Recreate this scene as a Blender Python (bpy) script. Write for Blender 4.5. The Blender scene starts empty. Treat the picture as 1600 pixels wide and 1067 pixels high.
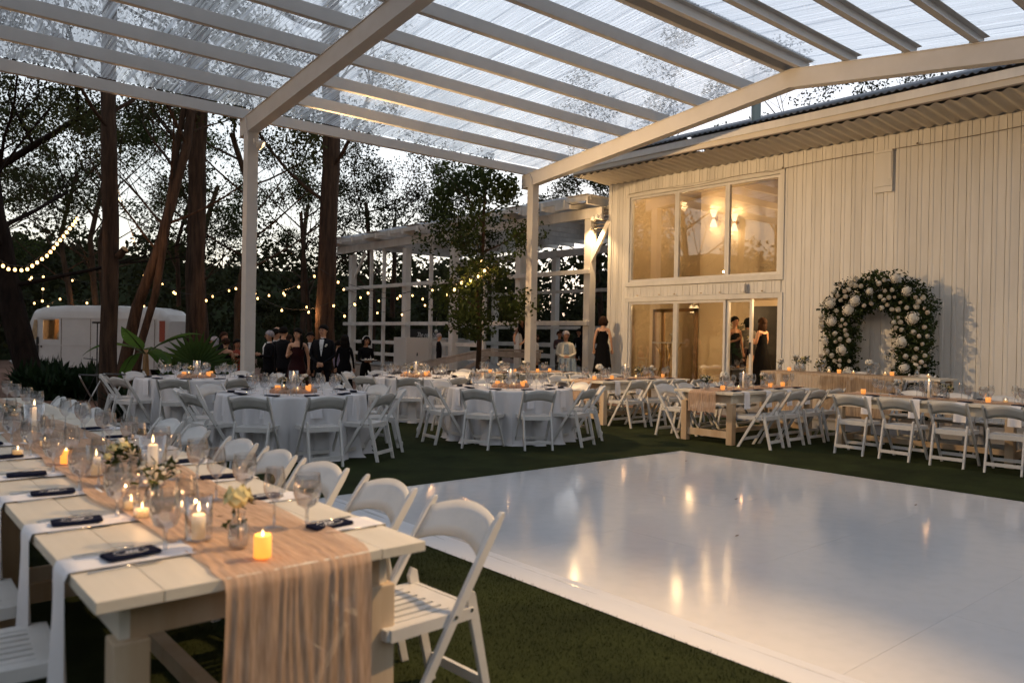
import bpy, math, random
import numpy as np
from mathutils import Vector, Matrix
rnd = random.Random(7)
PI = math.pi
sc = bpy.context.scene
COL = sc.collection

# ------------------------------------------------------------------ camera
cam_d = bpy.data.cameras.new("camera")
cam = bpy.data.objects.new("camera", cam_d)
COL.objects.link(cam)
sc.camera = cam
EYE = Vector((0, 0, 1.52))
YAW, PITCH, ROLL = .8633, -.0056, .0179
fwv = Vector((math.cos(YAW) * math.cos(PITCH), math.sin(YAW) * math.cos(PITCH), math.sin(PITCH)))
rtv = Vector((math.sin(YAW), -math.cos(YAW), 0))
upv = rtv.cross(fwv)
r2 = rtv * math.cos(ROLL) + upv * math.sin(ROLL)
u2 = -rtv * math.sin(ROLL) + upv * math.cos(ROLL)
cam.matrix_world = Matrix(((r2.x, u2.x, -fwv.x, EYE.x), (r2.y, u2.y, -fwv.y, EYE.y), (r2.z, u2.z, -fwv.z, EYE.z), (0, 0, 0, 1)))
cam_d.sensor_width = 36
cam_d.lens = 27.54
cam_d.clip_start = .05
cam_d.clip_end = 600
cam_d.dof.use_dof = True
cam_d.dof.focus_distance = 11.0
cam_d.dof.aperture_fstop = 2.2

# ------------------------------------------------------------------ sky, sun, exposure
SUN_EL, SUN_ROT = math.radians(-1.0), math.radians(57)
world = bpy.data.worlds.new("World")
sc.world = world
world.use_nodes = True
wn = world.node_tree
bg = wn.nodes["Background"]
sky = wn.nodes.new("ShaderNodeTexSky")
sky.sky_type = 'NISHITA'
sky.sun_disc = False
sky.sun_elevation = SUN_EL
sky.sun_rotation = SUN_ROT
sky.altitude = 50
sky.air_density = 1.0
sky.dust_density = 1.0
sky.ozone_density = 1.5
gm = wn.nodes.new("ShaderNodeGamma")          # thin high cloud: evens the sky out
gm.inputs[1].default_value = .72
wn.links.new(sky.outputs[0], gm.inputs[0])
hs_ = wn.nodes.new("ShaderNodeHueSaturation")
hs_.inputs["Saturation"].default_value = .5
wn.links.new(gm.outputs[0], hs_.inputs["Color"])
wn.links.new(hs_.outputs[0], bg.inputs[0])
bg.inputs[1].default_value = .15
sd = bpy.data.lights.new("sun", 'SUN')
sd.energy = .004
sd.angle = math.radians(20)
sd.color = (1, .85, .7)
so = bpy.data.objects.new("sun", sd)
COL.objects.link(so)
so.rotation_euler = (math.radians(86), 0, math.radians(180) - SUN_ROT)
sc.view_settings.view_transform = 'Standard'
sc.view_settings.look = 'None'
sc.view_settings.exposure = 3.65
sc.view_settings.gamma = 1
sc.view_settings.use_curve_mapping = False
cy = sc.cycles
cy.use_denoising = True
cy.max_bounces = 8
cy.diffuse_bounces = 3
cy.glossy_bounces = 4
cy.transmission_bounces = 8
cy.transparent_max_bounces = 32
cy.sample_clamp_indirect = 3.0
cy.sample_clamp_direct = 0
cy.use_adaptive_sampling = True
cy.adaptive_threshold = .02


def lamp(kind, loc, energy, color, size=.05, aim=None, spot=None, blend=.6, name="lamp_light"):
    d = bpy.data.lights.new(name, kind)
    d.energy = energy * .20
    d.color = color
    if kind == 'AREA':
        d.size = size
    else:
        d.shadow_soft_size = size
    if spot:
        d.spot_size = math.radians(spot)
        d.spot_blend = blend
    o = bpy.data.objects.new(name, d)
    COL.objects.link(o)
    o.location = loc
    if aim is not None:
        o.rotation_euler = (Vector(aim) - Vector(loc)).to_track_quat('-Z', 'Y').to_euler()
    return o


WARM = (1.0, .52, .22)
AMBER = (1.0, .64, .31)

# ------------------------------------------------------------------ materials
def mat(name, color, rough=.6, metal=0.0, spec=.5, var=0.0, scale=8.0, bump=0.0, bscale=60.0, stretch=(1, 1, 1),
        col2=None, emit=None, estr=0.0, coat=0.0, rand=0.0, rvar=0.0, sss=0.0):
    m = bpy.data.materials.new(name)
    m.use_nodes = True
    nt = m.node_tree
    N, L = nt.nodes, nt.links
    b = N["Principled BSDF"]
    b.inputs["Base Color"].default_value = (*color, 1)
    b.inputs["Roughness"].default_value = rough
    b.inputs["Metallic"].default_value = metal
    b.inputs["Specular IOR Level"].default_value = spec
    b.inputs["Coat Weight"].default_value = coat
    if sss:
        b.inputs["Subsurface Weight"].default_value = sss
        b.inputs["Subsurface Radius"].default_value = (.02, .01, .005)
    if emit:
        b.inputs["Emission Color"].default_value = (*emit, 1)
        b.inputs["Emission Strength"].default_value = estr
    if var or bump or col2 or rand or rvar:
        tc = N.new("ShaderNodeTexCoord")
        mp = N.new("ShaderNodeMapping")
        mp.inputs["Scale"].default_value = stretch
        L.new(tc.outputs["Object"], mp.inputs[0])
        oi = N.new("ShaderNodeObjectInfo")
        if rand:
            ml = N.new("ShaderNodeMath"); ml.operation = 'MULTIPLY'; ml.inputs[1].default_value = 37.0
            L.new(oi.outputs["Random"], ml.inputs[0])
            L.new(ml.outputs[0], mp.inputs["Location"])
    if var or col2 or rand:
        nz = N.new("ShaderNodeTexNoise")
        nz.inputs["Scale"].default_value = scale
        nz.inputs["Detail"].default_value = 6
        nz.inputs["Roughness"].default_value = .62
        L.new(mp.outputs[0], nz.inputs["Vector"])
        rp = N.new("ShaderNodeValToRGB")
        rp.color_ramp.elements[0].position = .35
        rp.color_ramp.elements[1].position = .66
        c2 = col2 if col2 else tuple(max(0, c * (1 - var)) for c in color)
        rp.color_ramp.elements[0].color = (*c2, 1)
        rp.color_ramp.elements[1].color = (*color, 1)
        L.new(nz.outputs[0], rp.inputs[0])
        src = rp.outputs[0]
        if rand:
            hs = N.new("ShaderNodeHueSaturation")
            mr = N.new("ShaderNodeMapRange")
            mr.inputs[3].default_value = 1 - rand
            mr.inputs[4].default_value = 1 + rand
            L.new(oi.outputs["Random"], mr.inputs[0])
            L.new(mr.outputs[0], hs.inputs["Value"])
            L.new(src, hs.inputs["Color"])
            src = hs.outputs[0]
        L.new(src, b.inputs["Base Color"])
        if rvar:
            mr2 = N.new("ShaderNodeMapRange")
            mr2.inputs[3].default_value = rough - rvar
            mr2.inputs[4].default_value = rough + rvar
            L.new(nz.outputs[0], mr2.inputs[0])
            L.new(mr2.outputs[0], b.inputs["Roughness"])
    if bump:
        n2 = N.new("ShaderNodeTexNoise")
        n2.inputs["Scale"].default_value = bscale
        n2.inputs["Detail"].default_value = 5
        L.new(mp.outputs[0], n2.inputs["Vector"])
        bp = N.new("ShaderNodeBump")
        bp.inputs["Strength"].default_value = bump
        bp.inputs["Distance"].default_value = .04 if 'bark' in name else .01
        L.new(n2.outputs[0], bp.inputs["Height"])
        L.new(bp.outputs[0], b.inputs["Normal"])
    return m


def clear(name, tint=(1, 1, 1), refl=.08, edge=.5, rough=.03, milk=0.0, milkc=(.8, .8, .8)):
    """thin clear glass or film: transparent with a fresnel-like gloss and a little milkiness"""
    m = bpy.data.materials.new(name)
    m.use_nodes = True
    N, L = m.node_tree.nodes, m.node_tree.links
    N.clear()
    out = N.new("ShaderNodeOutputMaterial")
    tr = N.new("ShaderNodeBsdfTransparent"); tr.inputs[0].default_value = (*tint, 1)
    gl = N.new("ShaderNodeBsdfGlossy"); gl.inputs["Roughness"].default_value = rough
    lw = N.new("ShaderNodeLayerWeight"); lw.inputs[0].default_value = .35
    mr = N.new("ShaderNodeMapRange"); mr.inputs[3].default_value = refl; mr.inputs[4].default_value = edge
    L.new(lw.outputs["Facing"], mr.inputs[0])
    mx = N.new("ShaderNodeMixShader")
    L.new(mr.outputs[0], mx.inputs[0]); L.new(tr.outputs[0], mx.inputs[1]); L.new(gl.outputs[0], mx.inputs[2])
    last = mx
    if milk:
        df = N.new("ShaderNodeBsdfTranslucent"); df.inputs[0].default_value = (*milkc, 1)
        d2 = N.new("ShaderNodeBsdfDiffuse"); d2.inputs[0].default_value = (*milkc, 1)
        ma = N.new("ShaderNodeMixShader"); ma.inputs[0].default_value = .5
        L.new(df.outputs[0], ma.inputs[1]); L.new(d2.outputs[0], ma.inputs[2])
        m2 = N.new("ShaderNodeMixShader"); m2.inputs[0].default_value = milk
        L.new(mx.outputs[0], m2.inputs[1]); L.new(ma.outputs[0], m2.inputs[2])
        last = m2
    L.new(last.outputs[0], out.inputs[0])
    return m


def gauze(name, color, alpha, stretch=(.8, 9, 1)):
    m = bpy.data.materials.new(name)
    m.use_nodes = True
    N, L = m.node_tree.nodes, m.node_tree.links
    N.clear()
    out = N.new("ShaderNodeOutputMaterial")
    tc = N.new("ShaderNodeTexCoord")
    mp = N.new("ShaderNodeMapping"); mp.inputs["Scale"].default_value = stretch
    nz = N.new("ShaderNodeTexNoise"); nz.inputs["Scale"].default_value = 9; nz.inputs["Detail"].default_value = 8
    L.new(tc.outputs["Object"], mp.inputs[0]); L.new(mp.outputs[0], nz.inputs[0])
    rp = N.new("ShaderNodeValToRGB")
    rp.color_ramp.elements[0].position = .3; rp.color_ramp.elements[1].position = .7
    rp.color_ramp.elements[0].color = (color[0] * .84, color[1] * .78, color[2] * .74, 1)
    rp.color_ramp.elements[1].color = (*color, 1)
    L.new(nz.outputs[0], rp.inputs[0])
    d = N.new("ShaderNodeBsdfDiffuse"); t = N.new("ShaderNodeBsdfTranslucent"); tr = N.new("ShaderNodeBsdfTransparent")
    L.new(rp.outputs[0], d.inputs[0]); L.new(rp.outputs[0], t.inputs[0])
    a = N.new("ShaderNodeMixShader"); a.inputs[0].default_value = .3
    L.new(d.outputs[0], a.inputs[1]); L.new(t.outputs[0], a.inputs[2])
    mr = N.new("ShaderNodeMapRange"); mr.inputs[1].default_value = .3; mr.inputs[2].default_value = .7
    mr.inputs[3].default_value = alpha * 1.6; mr.inputs[4].default_value = alpha * .4
    L.new(nz.outputs[0], mr.inputs[0])
    b = N.new("ShaderNodeMixShader")
    L.new(mr.outputs[0], b.inputs[0]); L.new(a.outputs[0], b.inputs[1]); L.new(tr.outputs[0], b.inputs[2])
    L.new(b.outputs[0], out.inputs[0])
    return m


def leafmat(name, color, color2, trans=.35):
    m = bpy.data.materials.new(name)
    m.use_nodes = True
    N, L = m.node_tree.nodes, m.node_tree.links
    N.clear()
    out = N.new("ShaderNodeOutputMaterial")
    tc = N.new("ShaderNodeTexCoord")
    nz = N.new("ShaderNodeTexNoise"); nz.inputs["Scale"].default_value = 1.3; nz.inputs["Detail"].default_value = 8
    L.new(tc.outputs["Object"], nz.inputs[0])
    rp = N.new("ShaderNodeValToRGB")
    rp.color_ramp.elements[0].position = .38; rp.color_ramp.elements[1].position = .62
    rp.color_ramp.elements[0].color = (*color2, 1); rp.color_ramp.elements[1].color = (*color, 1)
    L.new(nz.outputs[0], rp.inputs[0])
    d = N.new("ShaderNodeBsdfDiffuse"); t = N.new("ShaderNodeBsdfTranslucent"); g = N.new("ShaderNodeBsdfGlossy")
    g.inputs["Roughness"].default_value = .45; g.inputs[0].default_value = (.5, .5, .5, 1)
    L.new(rp.outputs[0], d.inputs[0]); L.new(rp.outputs[0], t.inputs[0])
    a = N.new("ShaderNodeMixShader"); a.inputs[0].default_value = trans
    L.new(d.outputs[0], a.inputs[1]); L.new(t.outputs[0], a.inputs[2])
    b = N.new("ShaderNodeMixShader"); b.inputs[0].default_value = .02
    L.new(a.outputs[0], b.inputs[1]); L.new(g.outputs[0], b.inputs[2])
    L.new(b.outputs[0], out.inputs[0])
    return m


def emitter(name, color, strength):
    m = bpy.data.materials.new(name)
    m.use_nodes = True
    N, L = m.node_tree.nodes, m.node_tree.links
    N.clear()
    out = N.new("ShaderNodeOutputMaterial"); e = N.new("ShaderNodeEmission")
    e.inputs[0].default_value = (*color, 1); e.inputs[1].default_value = strength
    L.new(e.outputs[0], out.inputs[0])
    return m


M = dict(
    resin=mat("white_resin", (.66, .645, .62), .42, var=.12, scale=6, rand=.05, rvar=.08),
    steel=mat("painted_steel", (.60, .58, .555), .5, var=.08, scale=2.5, bump=.05, bscale=30),
    board=mat("painted_board", (.72, .70, .655), .6, var=.15, scale=3, stretch=(1, 1, .15), bump=.1, bscale=20, rand=.05),
    darkbark=mat("dark_tree_bark", (.030, .020, .015), .95, spec=.1, col2=(.012, .009, .008), scale=7, stretch=(1, 1, .22), bump=1.0, bscale=16),
    timber=mat("whitewashed_timber", (.70, .675, .63), .65, var=.22, scale=3.5, stretch=(1, 1, .25), bump=.25, bscale=14),
    railwood=mat("weathered_railing_wood", (.42, .36, .30), .7, var=.35, scale=4, bump=.3, bscale=18),
    farm=mat("pale_farm_wood", (.72, .67, .57), .5, var=.22, scale=2.2, stretch=(1, .12, 1), bump=.12, bscale=22, rand=.06),
    farmx=mat("pale_farm_wood_cross", (.72, .66, .55), .5, var=.16, scale=5, stretch=(.12, 1, 1), bump=.12, bscale=22, rand=.06),
    legwood=mat("knotty_leg_wood", (.62, .50, .36), .55, col2=(.45, .30, .17), scale=2.6, stretch=(1, 1, .12), bump=.15, bscale=20, rand=.05),
    cloth=mat("white_linen", (.66, .65, .66), .85, var=.05, scale=4, bump=.08, bscale=200),
    napkin=mat("white_napkin", (.76, .75, .77), .85, bump=.1, bscale=220),
    navy=mat("navy_felt", (.007, .010, .028), .9, spec=.08, bump=.1, bscale=150),
    emblem=mat("pale_print", (.75, .75, .78), .7),
    slab=mat("wood_slice", (.42, .25, .14), .7, var=.4, scale=12, bump=.3),
    bark=mat("tree_bark", (.088, .052, .033), .9, spec=.15, col2=(.028, .018, .013), scale=11, stretch=(1, 1, .12), bump=1.0, bscale=20),
    bark2=mat("pale_bark", (.095, .060, .038), .9, spec=.15, col2=(.04, .027, .018), scale=6, stretch=(1, 1, .25), bump=.9, bscale=16),
    cut=mat("cut_wood", (.55, .33, .15), .8, var=.2),
    steelrod=mat("chrome_tube", (.45, .42, .40), .3, metal=1.0),
    black=mat("black_cloth", (.004, .004, .005), .85, spec=.12, bump=.1, bscale=90),
    blackplastic=mat("black_plastic", (.015, .015, .015), .45),
    suit=mat("black_suit", (.005, .005, .007), .75, spec=.12),
    maroon=mat("maroon_satin", (.030, .005, .007), .7, spec=.15, var=.3, scale=5),
    orange=mat("orange_dress", (.40, .055, .018), .65, var=.3, scale=5),
    cream=mat("cream_knit", (.60, .55, .45), .9, bump=.3, bscale=80),
    bluedress=mat("blue_patterned_dress", (.14, .20, .27), .8, col2=(.30, .36, .42), scale=30),
    stripe=mat("grey_top", (.20, .18, .16), .8, var=.5, scale=14, stretch=(.3, .3, 3)),
    purple=mat("dark_plum_cloth", (.030, .014, .024), .8),
    lilac=mat("lilac_cloth", (.30, .26, .36), .8),
    white=mat("white_shirt", (.70, .69, .68), .8),
    skin=mat("skin", (.58, .32, .20), .5, sss=.1, var=.08, scale=20),
    skin2=mat("darker_skin", (.42, .21, .125), .5, sss=.1, var=.08, scale=20),
    hairb=mat("black_hair", (.008, .006, .005), .8, spec=.15, var=.4, scale=30, stretch=(1, 1, .1)),
    hairr=mat("brown_hair", (.045, .020, .011), .8, spec=.15, var=.4, scale=30, stretch=(1, 1, .1)),
    hairg=mat("grey_hair", (.36, .33, .36), .6, var=.4, scale=30, stretch=(1, 1, .1)),
    lips=mat("lips", (.25, .06, .05), .5),
    soffit=mat("soffit_metal", (.62, .56, .46), .5, var=.08, scale=2),
    darkroof=mat("dark_roof_metal", (.10, .115, .14), .45, var=.3, scale=3),
    galv=mat("galvanised_flue", (.22, .27, .27), .5, metal=.4),
    turf=mat("artificial_turf", (.034, .044, .014), .95, spec=.1, col2=(.017, .023, .008), scale=1.6, bump=.9, bscale=140),
    dirt=mat("bare_earth", (.27, .165, .12), .95, spec=.1, col2=(.17, .10, .072), scale=.9, bump=.8, bscale=22),
    concrete=mat("concrete", (.36, .35, .35), .85, var=.2, scale=2, bump=.2),
    deck=mat("deck_boards", (.30, .27, .24), .75, var=.3, scale=4, stretch=(1, .1, 1), rand=.08),
    wax=mat("wax", (.80, .66, .46), .5, emit=(1, .50, .16), estr=.05),
    ivorywax=mat("ivory_wax", (.80, .72, .58), .5, emit=(1, .6, .3), estr=.02),
    lcd=mat("led_candle_wax", (.8, .45, .12), .5, emit=(1, .30, .04), estr=.12),
    amber=mat("amber_votive", (.55, .25, .08), .3, emit=(1, .34, .07), estr=.07),
    brass=mat("brass", (.55, .36, .14), .3, metal=1),
    petal=mat("white_petal", (.80, .77, .70), .8, col2=(.66, .62, .52), scale=25, sss=.0),
    petaly=mat("ivory_petal", (.72, .62, .30), .8, var=.15, scale=25),
    petalb=mat("blush_petal", (.74, .66, .56), .8, var=.15, scale=25),
    stem=mat("green_stem", (.05, .075, .025), .7),
    silver=mat("silver_cutlery", (.55, .55, .55), .22, metal=1),
    van=mat("cream_van_paint", (.62, .59, .56), .35, var=.10, scale=1.5, coat=.2),
    tyre=mat("rubber", (.02, .02, .02), .8),
    vanin=mat("lit_van_interior", (.5, .35, .2), .8, var=.4, scale=5),
    redbox=mat("rust_red_paint", (.30, .06, .03), .6),
    innerwall=mat("inner_wall_paint", (.66, .56, .42), .8, var=.05, scale=2),
    ceramic=mat("plaster", (.55, .52, .48), .7),
    wire=mat("cable", (.02, .02, .02), .7),
    wirewarm=mat("pale_cable", (.20, .16, .12), .7),
    glass=clear("clear_glass", (.91, .92, .93), .15, 1.0, .03),
    water=clear("iced_water", (.93, .93, .94), .06, .3, .05, milk=.20, milkc=(.80, .78, .76)),
    pane=clear("window_pane", (.94, .94, .92), .10, .7, .0),
    bulb=emitter("lit_bulb", (1, .55, .20), .5),
    bulbfar=emitter("lit_bulb_far", (1, .55, .2), .4),
    flame=emitter("candle_flame", (1, .60, .25), .8),
    shade=emitter("lit_lamp_shade", (1, .66, .34), .25),
    gauze=gauze("peach_gauze", (.72, .52, .385), .20),
    gauzethin=gauze("sheer_tan_gauze", (.60, .46, .33), .34, (7, 1, .4)),
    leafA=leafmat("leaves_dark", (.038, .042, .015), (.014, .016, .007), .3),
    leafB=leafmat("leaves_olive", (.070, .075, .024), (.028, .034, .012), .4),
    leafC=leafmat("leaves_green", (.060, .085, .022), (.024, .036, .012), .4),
    palm=leafmat("palm_leaf", (.055, .10, .022), (.03, .06, .015), .35),
    banana=leafmat("banana_leaf", (.10, .20, .04), (.05, .11, .025), .5),
    aspid=leafmat("broad_leaf", (.018, .038, .014), (.008, .018, .008), .15),
    archleaf=leafmat("arch_greenery", (.045, .068, .024), (.018, .030, .012), .2),
)


# ------------------------------------------------------------------ mesh builder
class MB:
    def __init__(s):
        s.v, s.f, s.mi = [], [], []
        s.cur = 0

    def add(s, vs, fs):
        o = len(s.v)
        s.v += [tuple(v) for v in vs]
        s.f += [tuple(i + o for i in f) for f in fs]
        s.mi += [s.cur] * len(fs)
        return s

    def box(s, x0, x1, y0, y1, z0, z1):
        return s.add([(x0, y0, z0), (x1, y0, z0), (x1, y1, z0), (x0, y1, z0), (x0, y0, z1), (x1, y0, z1), (x1, y1, z1), (x0, y1, z1)],
                     [(0, 3, 2, 1), (4, 5, 6, 7), (0, 1, 5, 4), (1, 2, 6, 5), (2, 3, 7, 6), (3, 0, 4, 7)])

    def beam(s, a, b, w, h, up=(0, 0, 1)):
        a, b = Vector(a), Vector(b)
        d = (b - a).normalized()
        u = Vector(up)
        sx = d.cross(u).normalized()
        uz = sx.cross(d).normalized()
        vs = []
        for p in (a, b):
            for i, j in ((-1, -1), (1, -1), (1, 1), (-1, 1)):
                vs.append(p + sx * (i * w / 2) + uz * (j * h / 2))
        return s.add(vs, [(0, 1, 2, 3), (7, 6, 5, 4), (0, 4, 5, 1), (1, 5, 6, 2), (2, 6, 7, 3), (3, 7, 4, 0)])

    def tube(s, pts, rad, n=8, cap=True):
        pts = [Vector(p) for p in pts]
        if not hasattr(rad, '__len__'):
            rad = [rad] * len(pts)
        vs, fs = [], []
        ref = None
        for i, p in enumerate(pts):
            d = (pts[min(i + 1, len(pts) - 1)] - pts[max(i - 1, 0)]).normalized()
            if ref is None:
                ref = Vector((0, 0, 1)) if abs(d.z) < .9 else Vector((1, 0, 0))
            sx = d.cross(ref).normalized()
            sy = sx.cross(d).normalized()
            ref = sy
            for k in range(n):
                t = 2 * PI * k / n
                vs.append(p + (sx * math.cos(t) + sy * math.sin(t)) * rad[i])
        for i in range(len(pts) - 1):
            for k in range(n):
                k2 = (k + 1) % n
                fs.append((i * n + k, i * n + k2, (i + 1) * n + k2, (i + 1) * n + k))
        if cap:
            fs.append(tuple(range(n - 1, -1, -1)))
            fs.append(tuple((len(pts) - 1) * n + k for k in range(n)))
        return s.add(vs, fs)

    def lathe(s, prof, n=16, c=(0, 0, 0), cap=True):
        vs, fs = [], []
        for r, z in prof:
            for k in range(n):
                t = 2 * PI * k / n
                vs.append((c[0] + r * math.cos(t), c[1] + r * math.sin(t), c[2] + z))
        for i in range(len(prof) - 1):
            for k in range(n):
                k2 = (k + 1) % n
                fs.append((i * n + k, i * n + k2, (i + 1) * n + k2, (i + 1) * n + k))
        if cap:
            if prof[0][0] > 1e-4: fs.append(tuple(range(n - 1, -1, -1)))
            if prof[-1][0] > 1e-4: fs.append(tuple((len(prof) - 1) * n + k for k in range(n)))
        return s.add(vs, fs)

    def ball(s, c, r, n=8, m=6, sq=(1, 1, 1)):
        pr = [(r * math.sin(PI * i / m), -r * math.cos(PI * i / m)) for i in range(m + 1)]
        pr[0] = (1e-5, -r); pr[-1] = (1e-5, r)
        vs, fs = [], []
        for rr, z in pr:
            for k in range(n):
                t = 2 * PI * k / n
                vs.append((c[0] + rr * math.cos(t) * sq[0], c[1] + rr * math.sin(t) * sq[1], c[2] + z * sq[2]))
        for i in range(m):
            for k in range(n):
                k2 = (k + 1) % n
                fs.append((i * n + k, i * n + k2, (i + 1) * n + k2, (i + 1) * n + k))
        return s.add(vs, fs)

    def grid(s, fn, nu, nv):
        vs = [fn(i / nu, j / nv) for j in range(nv + 1) for i in range(nu + 1)]
        fs = [(j * (nu + 1) + i, j * (nu + 1) + i + 1, (j + 1) * (nu + 1) + i + 1, (j + 1) * (nu + 1) + i) for j in range(nv) for i in range(nu)]
        return s.add(vs, fs)

    def prism(s, poly, a, b):
        """extrude polygon given as list of 3D points by vector b-a"""
        d = Vector(b) - Vector(a)
        n = len(poly)
        vs = [Vector(p) for p in poly] + [Vector(p) + d for p in poly]
        fs = [tuple(range(n - 1, -1, -1)), tuple(range(n, 2 * n))] + [(i, (i + 1) % n, n + (i + 1) % n, n + i) for i in range(n)]
        return s.add(vs, fs)

    def mesh(s, name, mats, smooth=False):
        me = bpy.data.meshes.new(name)
        me.from_pydata([tuple(v) for v in s.v], [], s.f)
        if not isinstance(mats, (list, tuple)):
            mats = [mats]
        for m in mats:
            me.materials.append(m)
        if len(mats) > 1:
            me.polygons.foreach_set("material_index", s.mi)
        if smooth:
            me.polygons.foreach_set("use_smooth", [True] * len(me.polygons))
        me.update()
        return me

    def build(s, name, mats, parent=None, smooth=False, bevel=0, solid=0, auto=0):
        o = bpy.data.objects.new(name, s.mesh(name, mats, smooth))
        COL.objects.link(o)
        if parent is not None:
            o.parent = parent
        if solid:
            md = o.modifiers.new("thick", 'SOLIDIFY'); md.thickness = solid; md.offset = 0
        if bevel:
            md = o.modifiers.new("bevel", 'BEVEL'); md.width = bevel; md.segments = 2; md.limit_method = 'ANGLE'
        return o


def inst(name, me, parent=None, loc=(0, 0, 0), rz=0, bevel=0):
    o = bpy.data.objects.new(name, me)
    COL.objects.link(o)
    if parent is not None:
        o.parent = parent
    o.location = loc
    o.rotation_euler = (0, 0, rz)
    return o


def tag(o, label=None, cat=None, group=None, kind=None):
    if label: o['label'] = label
    if cat: o['category'] = cat
    if group: o['group'] = group
    if kind: o['kind'] = kind
    return o


def thing(name, label, cat, loc=(0, 0, 0), rz=0, group=None):
    o = bpy.data.objects.new(name, None)
    o.empty_display_size = .1
    COL.objects.link(o)
    o.location = loc
    o.rotation_euler = (0, 0, rz)
    return tag(o, label, cat, group)


def copy_tree(src, loc=None, rz=None, label=None, group=None, parent=None, scale=None):
    c = src.copy()
    COL.objects.link(c)
    if parent is not None:
        c.parent = parent
    if loc is not None: c.location = loc
    if rz is not None: c.rotation_euler = (0, 0, rz)
    if scale is not None: c.scale = (scale,) * 3
    if label: c['label'] = label
    if group: c['group'] = group
    for ch in KIDS.get(src.name, list(src.children)):
        copy_tree(ch, parent=c)
    return c


KIDS = {}


def remember(o):
    """fix the children list once so that copying in a loop stays fast"""
    KIDS[o.name] = list(o.children)
    for c in KIDS[o.name]:
        remember(c)


def struct(name, mb, m, **k):
    return tag(mb.build(name, m, **k), kind='structure')


def noise1(x, seed=0):
    i = math.floor(x); f = x - i
    def h(n): return (math.sin(n * 127.1 + seed * 311.7) * 43758.5453) % 1.0
    f = f * f * (3 - 2 * f)
    return h(i) * (1 - f) + h(i + 1) * f


def noise2(x, y, seed=0):
    i = math.floor(x); j = math.floor(y); f = x - i; g = y - j
    def h(a, b): return (math.sin(a * 127.1 + b * 269.5 + seed * 77.7) * 43758.5453) % 1.0
    f = f * f * (3 - 2 * f); g = g * g * (3 - 2 * g)
    return (h(i, j) * (1 - f) + h(i + 1, j) * f) * (1 - g) + (h(i, j + 1) * (1 - f) + h(i + 1, j + 1) * f) * g
# ------------------------------------------------------------------ ground
def sm(a, b, x):
    t = max(0, min(1, (x - a) / (b - a)))
    return t * t * (3 - 2 * t)


def gz(x, y):
    z = -.28 * sm(15.0, 19.5, y)
    if y > 40 or x < -30 or x > 60:
        d = max(0, y - 40) + max(0, -30 - x) + max(0, x - 60)
        z += 0
    return z


def lin(a, b, n): return [a + (b - a) * i / n for i in range(n + 1)]


xs = [-250, -120, -60, -30] + lin(-15, 30, 60) + [45, 70, 130, 260]
ys = [-250, -120, -50, -20] + lin(-8, 40, 64) + [55, 80, 130, 260]
mb = MB()
vs = [(x, y, gz(x, y) - .012 + (.02 * noise2(x * 2, y * 2) if 8 < y < 40 else 0)) for y in ys for x in xs]
nx = len(xs)
mb.add(vs, [(j * nx + i, j * nx + i + 1, (j + 1) * nx + i + 1, (j + 1) * nx + i) for j in range(len(ys) - 1) for i in range(nx - 1)])
struct('ground', mb, M['dirt'], smooth=True)
# turf
mb = MB()
poly = [(-8, -8), (13.2, -8), (13.2, 14.7), (8, 14.9), (5, 14.8), (3.4, 14.0), (2.7, 12.2), (2.3, 9.6), (1.2, 8.4), (-8, 8.0)]
mb.add([(x, y, .018) for x, y in poly] + [(x, y, -.05) for x, y in poly],
       [tuple(range(len(poly)))] + [(i, i + len(poly), (i + 1) % len(poly) + len(poly), (i + 1) % len(poly)) for i in range(len(poly))])
struct('turf', mb, M['turf'])
TZ = .018
# turf pile: short blades where the lens is close to it
def blades(x0, x1, y0, y1, n, h, seed):
    r = np.random.RandomState(seed)
    x = r.uniform(x0, x1, n); y = r.uniform(y0, y1, n)
    a = r.uniform(0, 2 * PI, n); hh = h * r.uniform(.6, 1.2, n); w = .0016
    lx = r.normal(0, .006, n); ly = r.normal(0, .006, n)
    v = np.zeros((n, 3, 3))
    v[:, 0] = np.stack([x - w * np.cos(a), y - w * np.sin(a), np.full(n, TZ)], 1)
    v[:, 1] = np.stack([x + w * np.cos(a), y + w * np.sin(a), np.full(n, TZ)], 1)
    v[:, 2] = np.stack([x + lx, y + ly, TZ + hh], 1)
    return v.reshape(-1, 3), np.arange(n * 3).reshape(-1, 3)


def fastmesh(name, V, F, mats, parent=None, mi=None, smooth=False):
    k = F.shape[1]
    me = bpy.data.meshes.new(name)
    me.vertices.add(len(V)); me.vertices.foreach_set("co", V.astype(np.float32).ravel())
    me.loops.add(F.size); me.loops.foreach_set("vertex_index", F.astype(np.int32).ravel())
    me.polygons.add(len(F)); me.polygons.foreach_set("loop_start", np.arange(0, F.size, k, dtype=np.int32))
    me.polygons.foreach_set("loop_total", np.full(len(F), k, dtype=np.int32))
    for m in (mats if isinstance(mats, (list, tuple)) else [mats]):
        me.materials.append(m)
    if mi is not None:
        me.polygons.foreach_set("material_index", mi.astype(np.int32))
    me.update(calc_edges=True)
    me.validate()
    o = bpy.data.objects.new(name, me)
    COL.objects.link(o)
    if parent is not None: o.parent = parent
    return o


V1, F1 = blades(1.0, 3.2, .6, 4.6, 42000, .016, 3)
tag(fastmesh('grass_pile', V1, F1, M['turf']), 'short dark green pile of the artificial turf', 'grass', kind='stuff')
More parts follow.
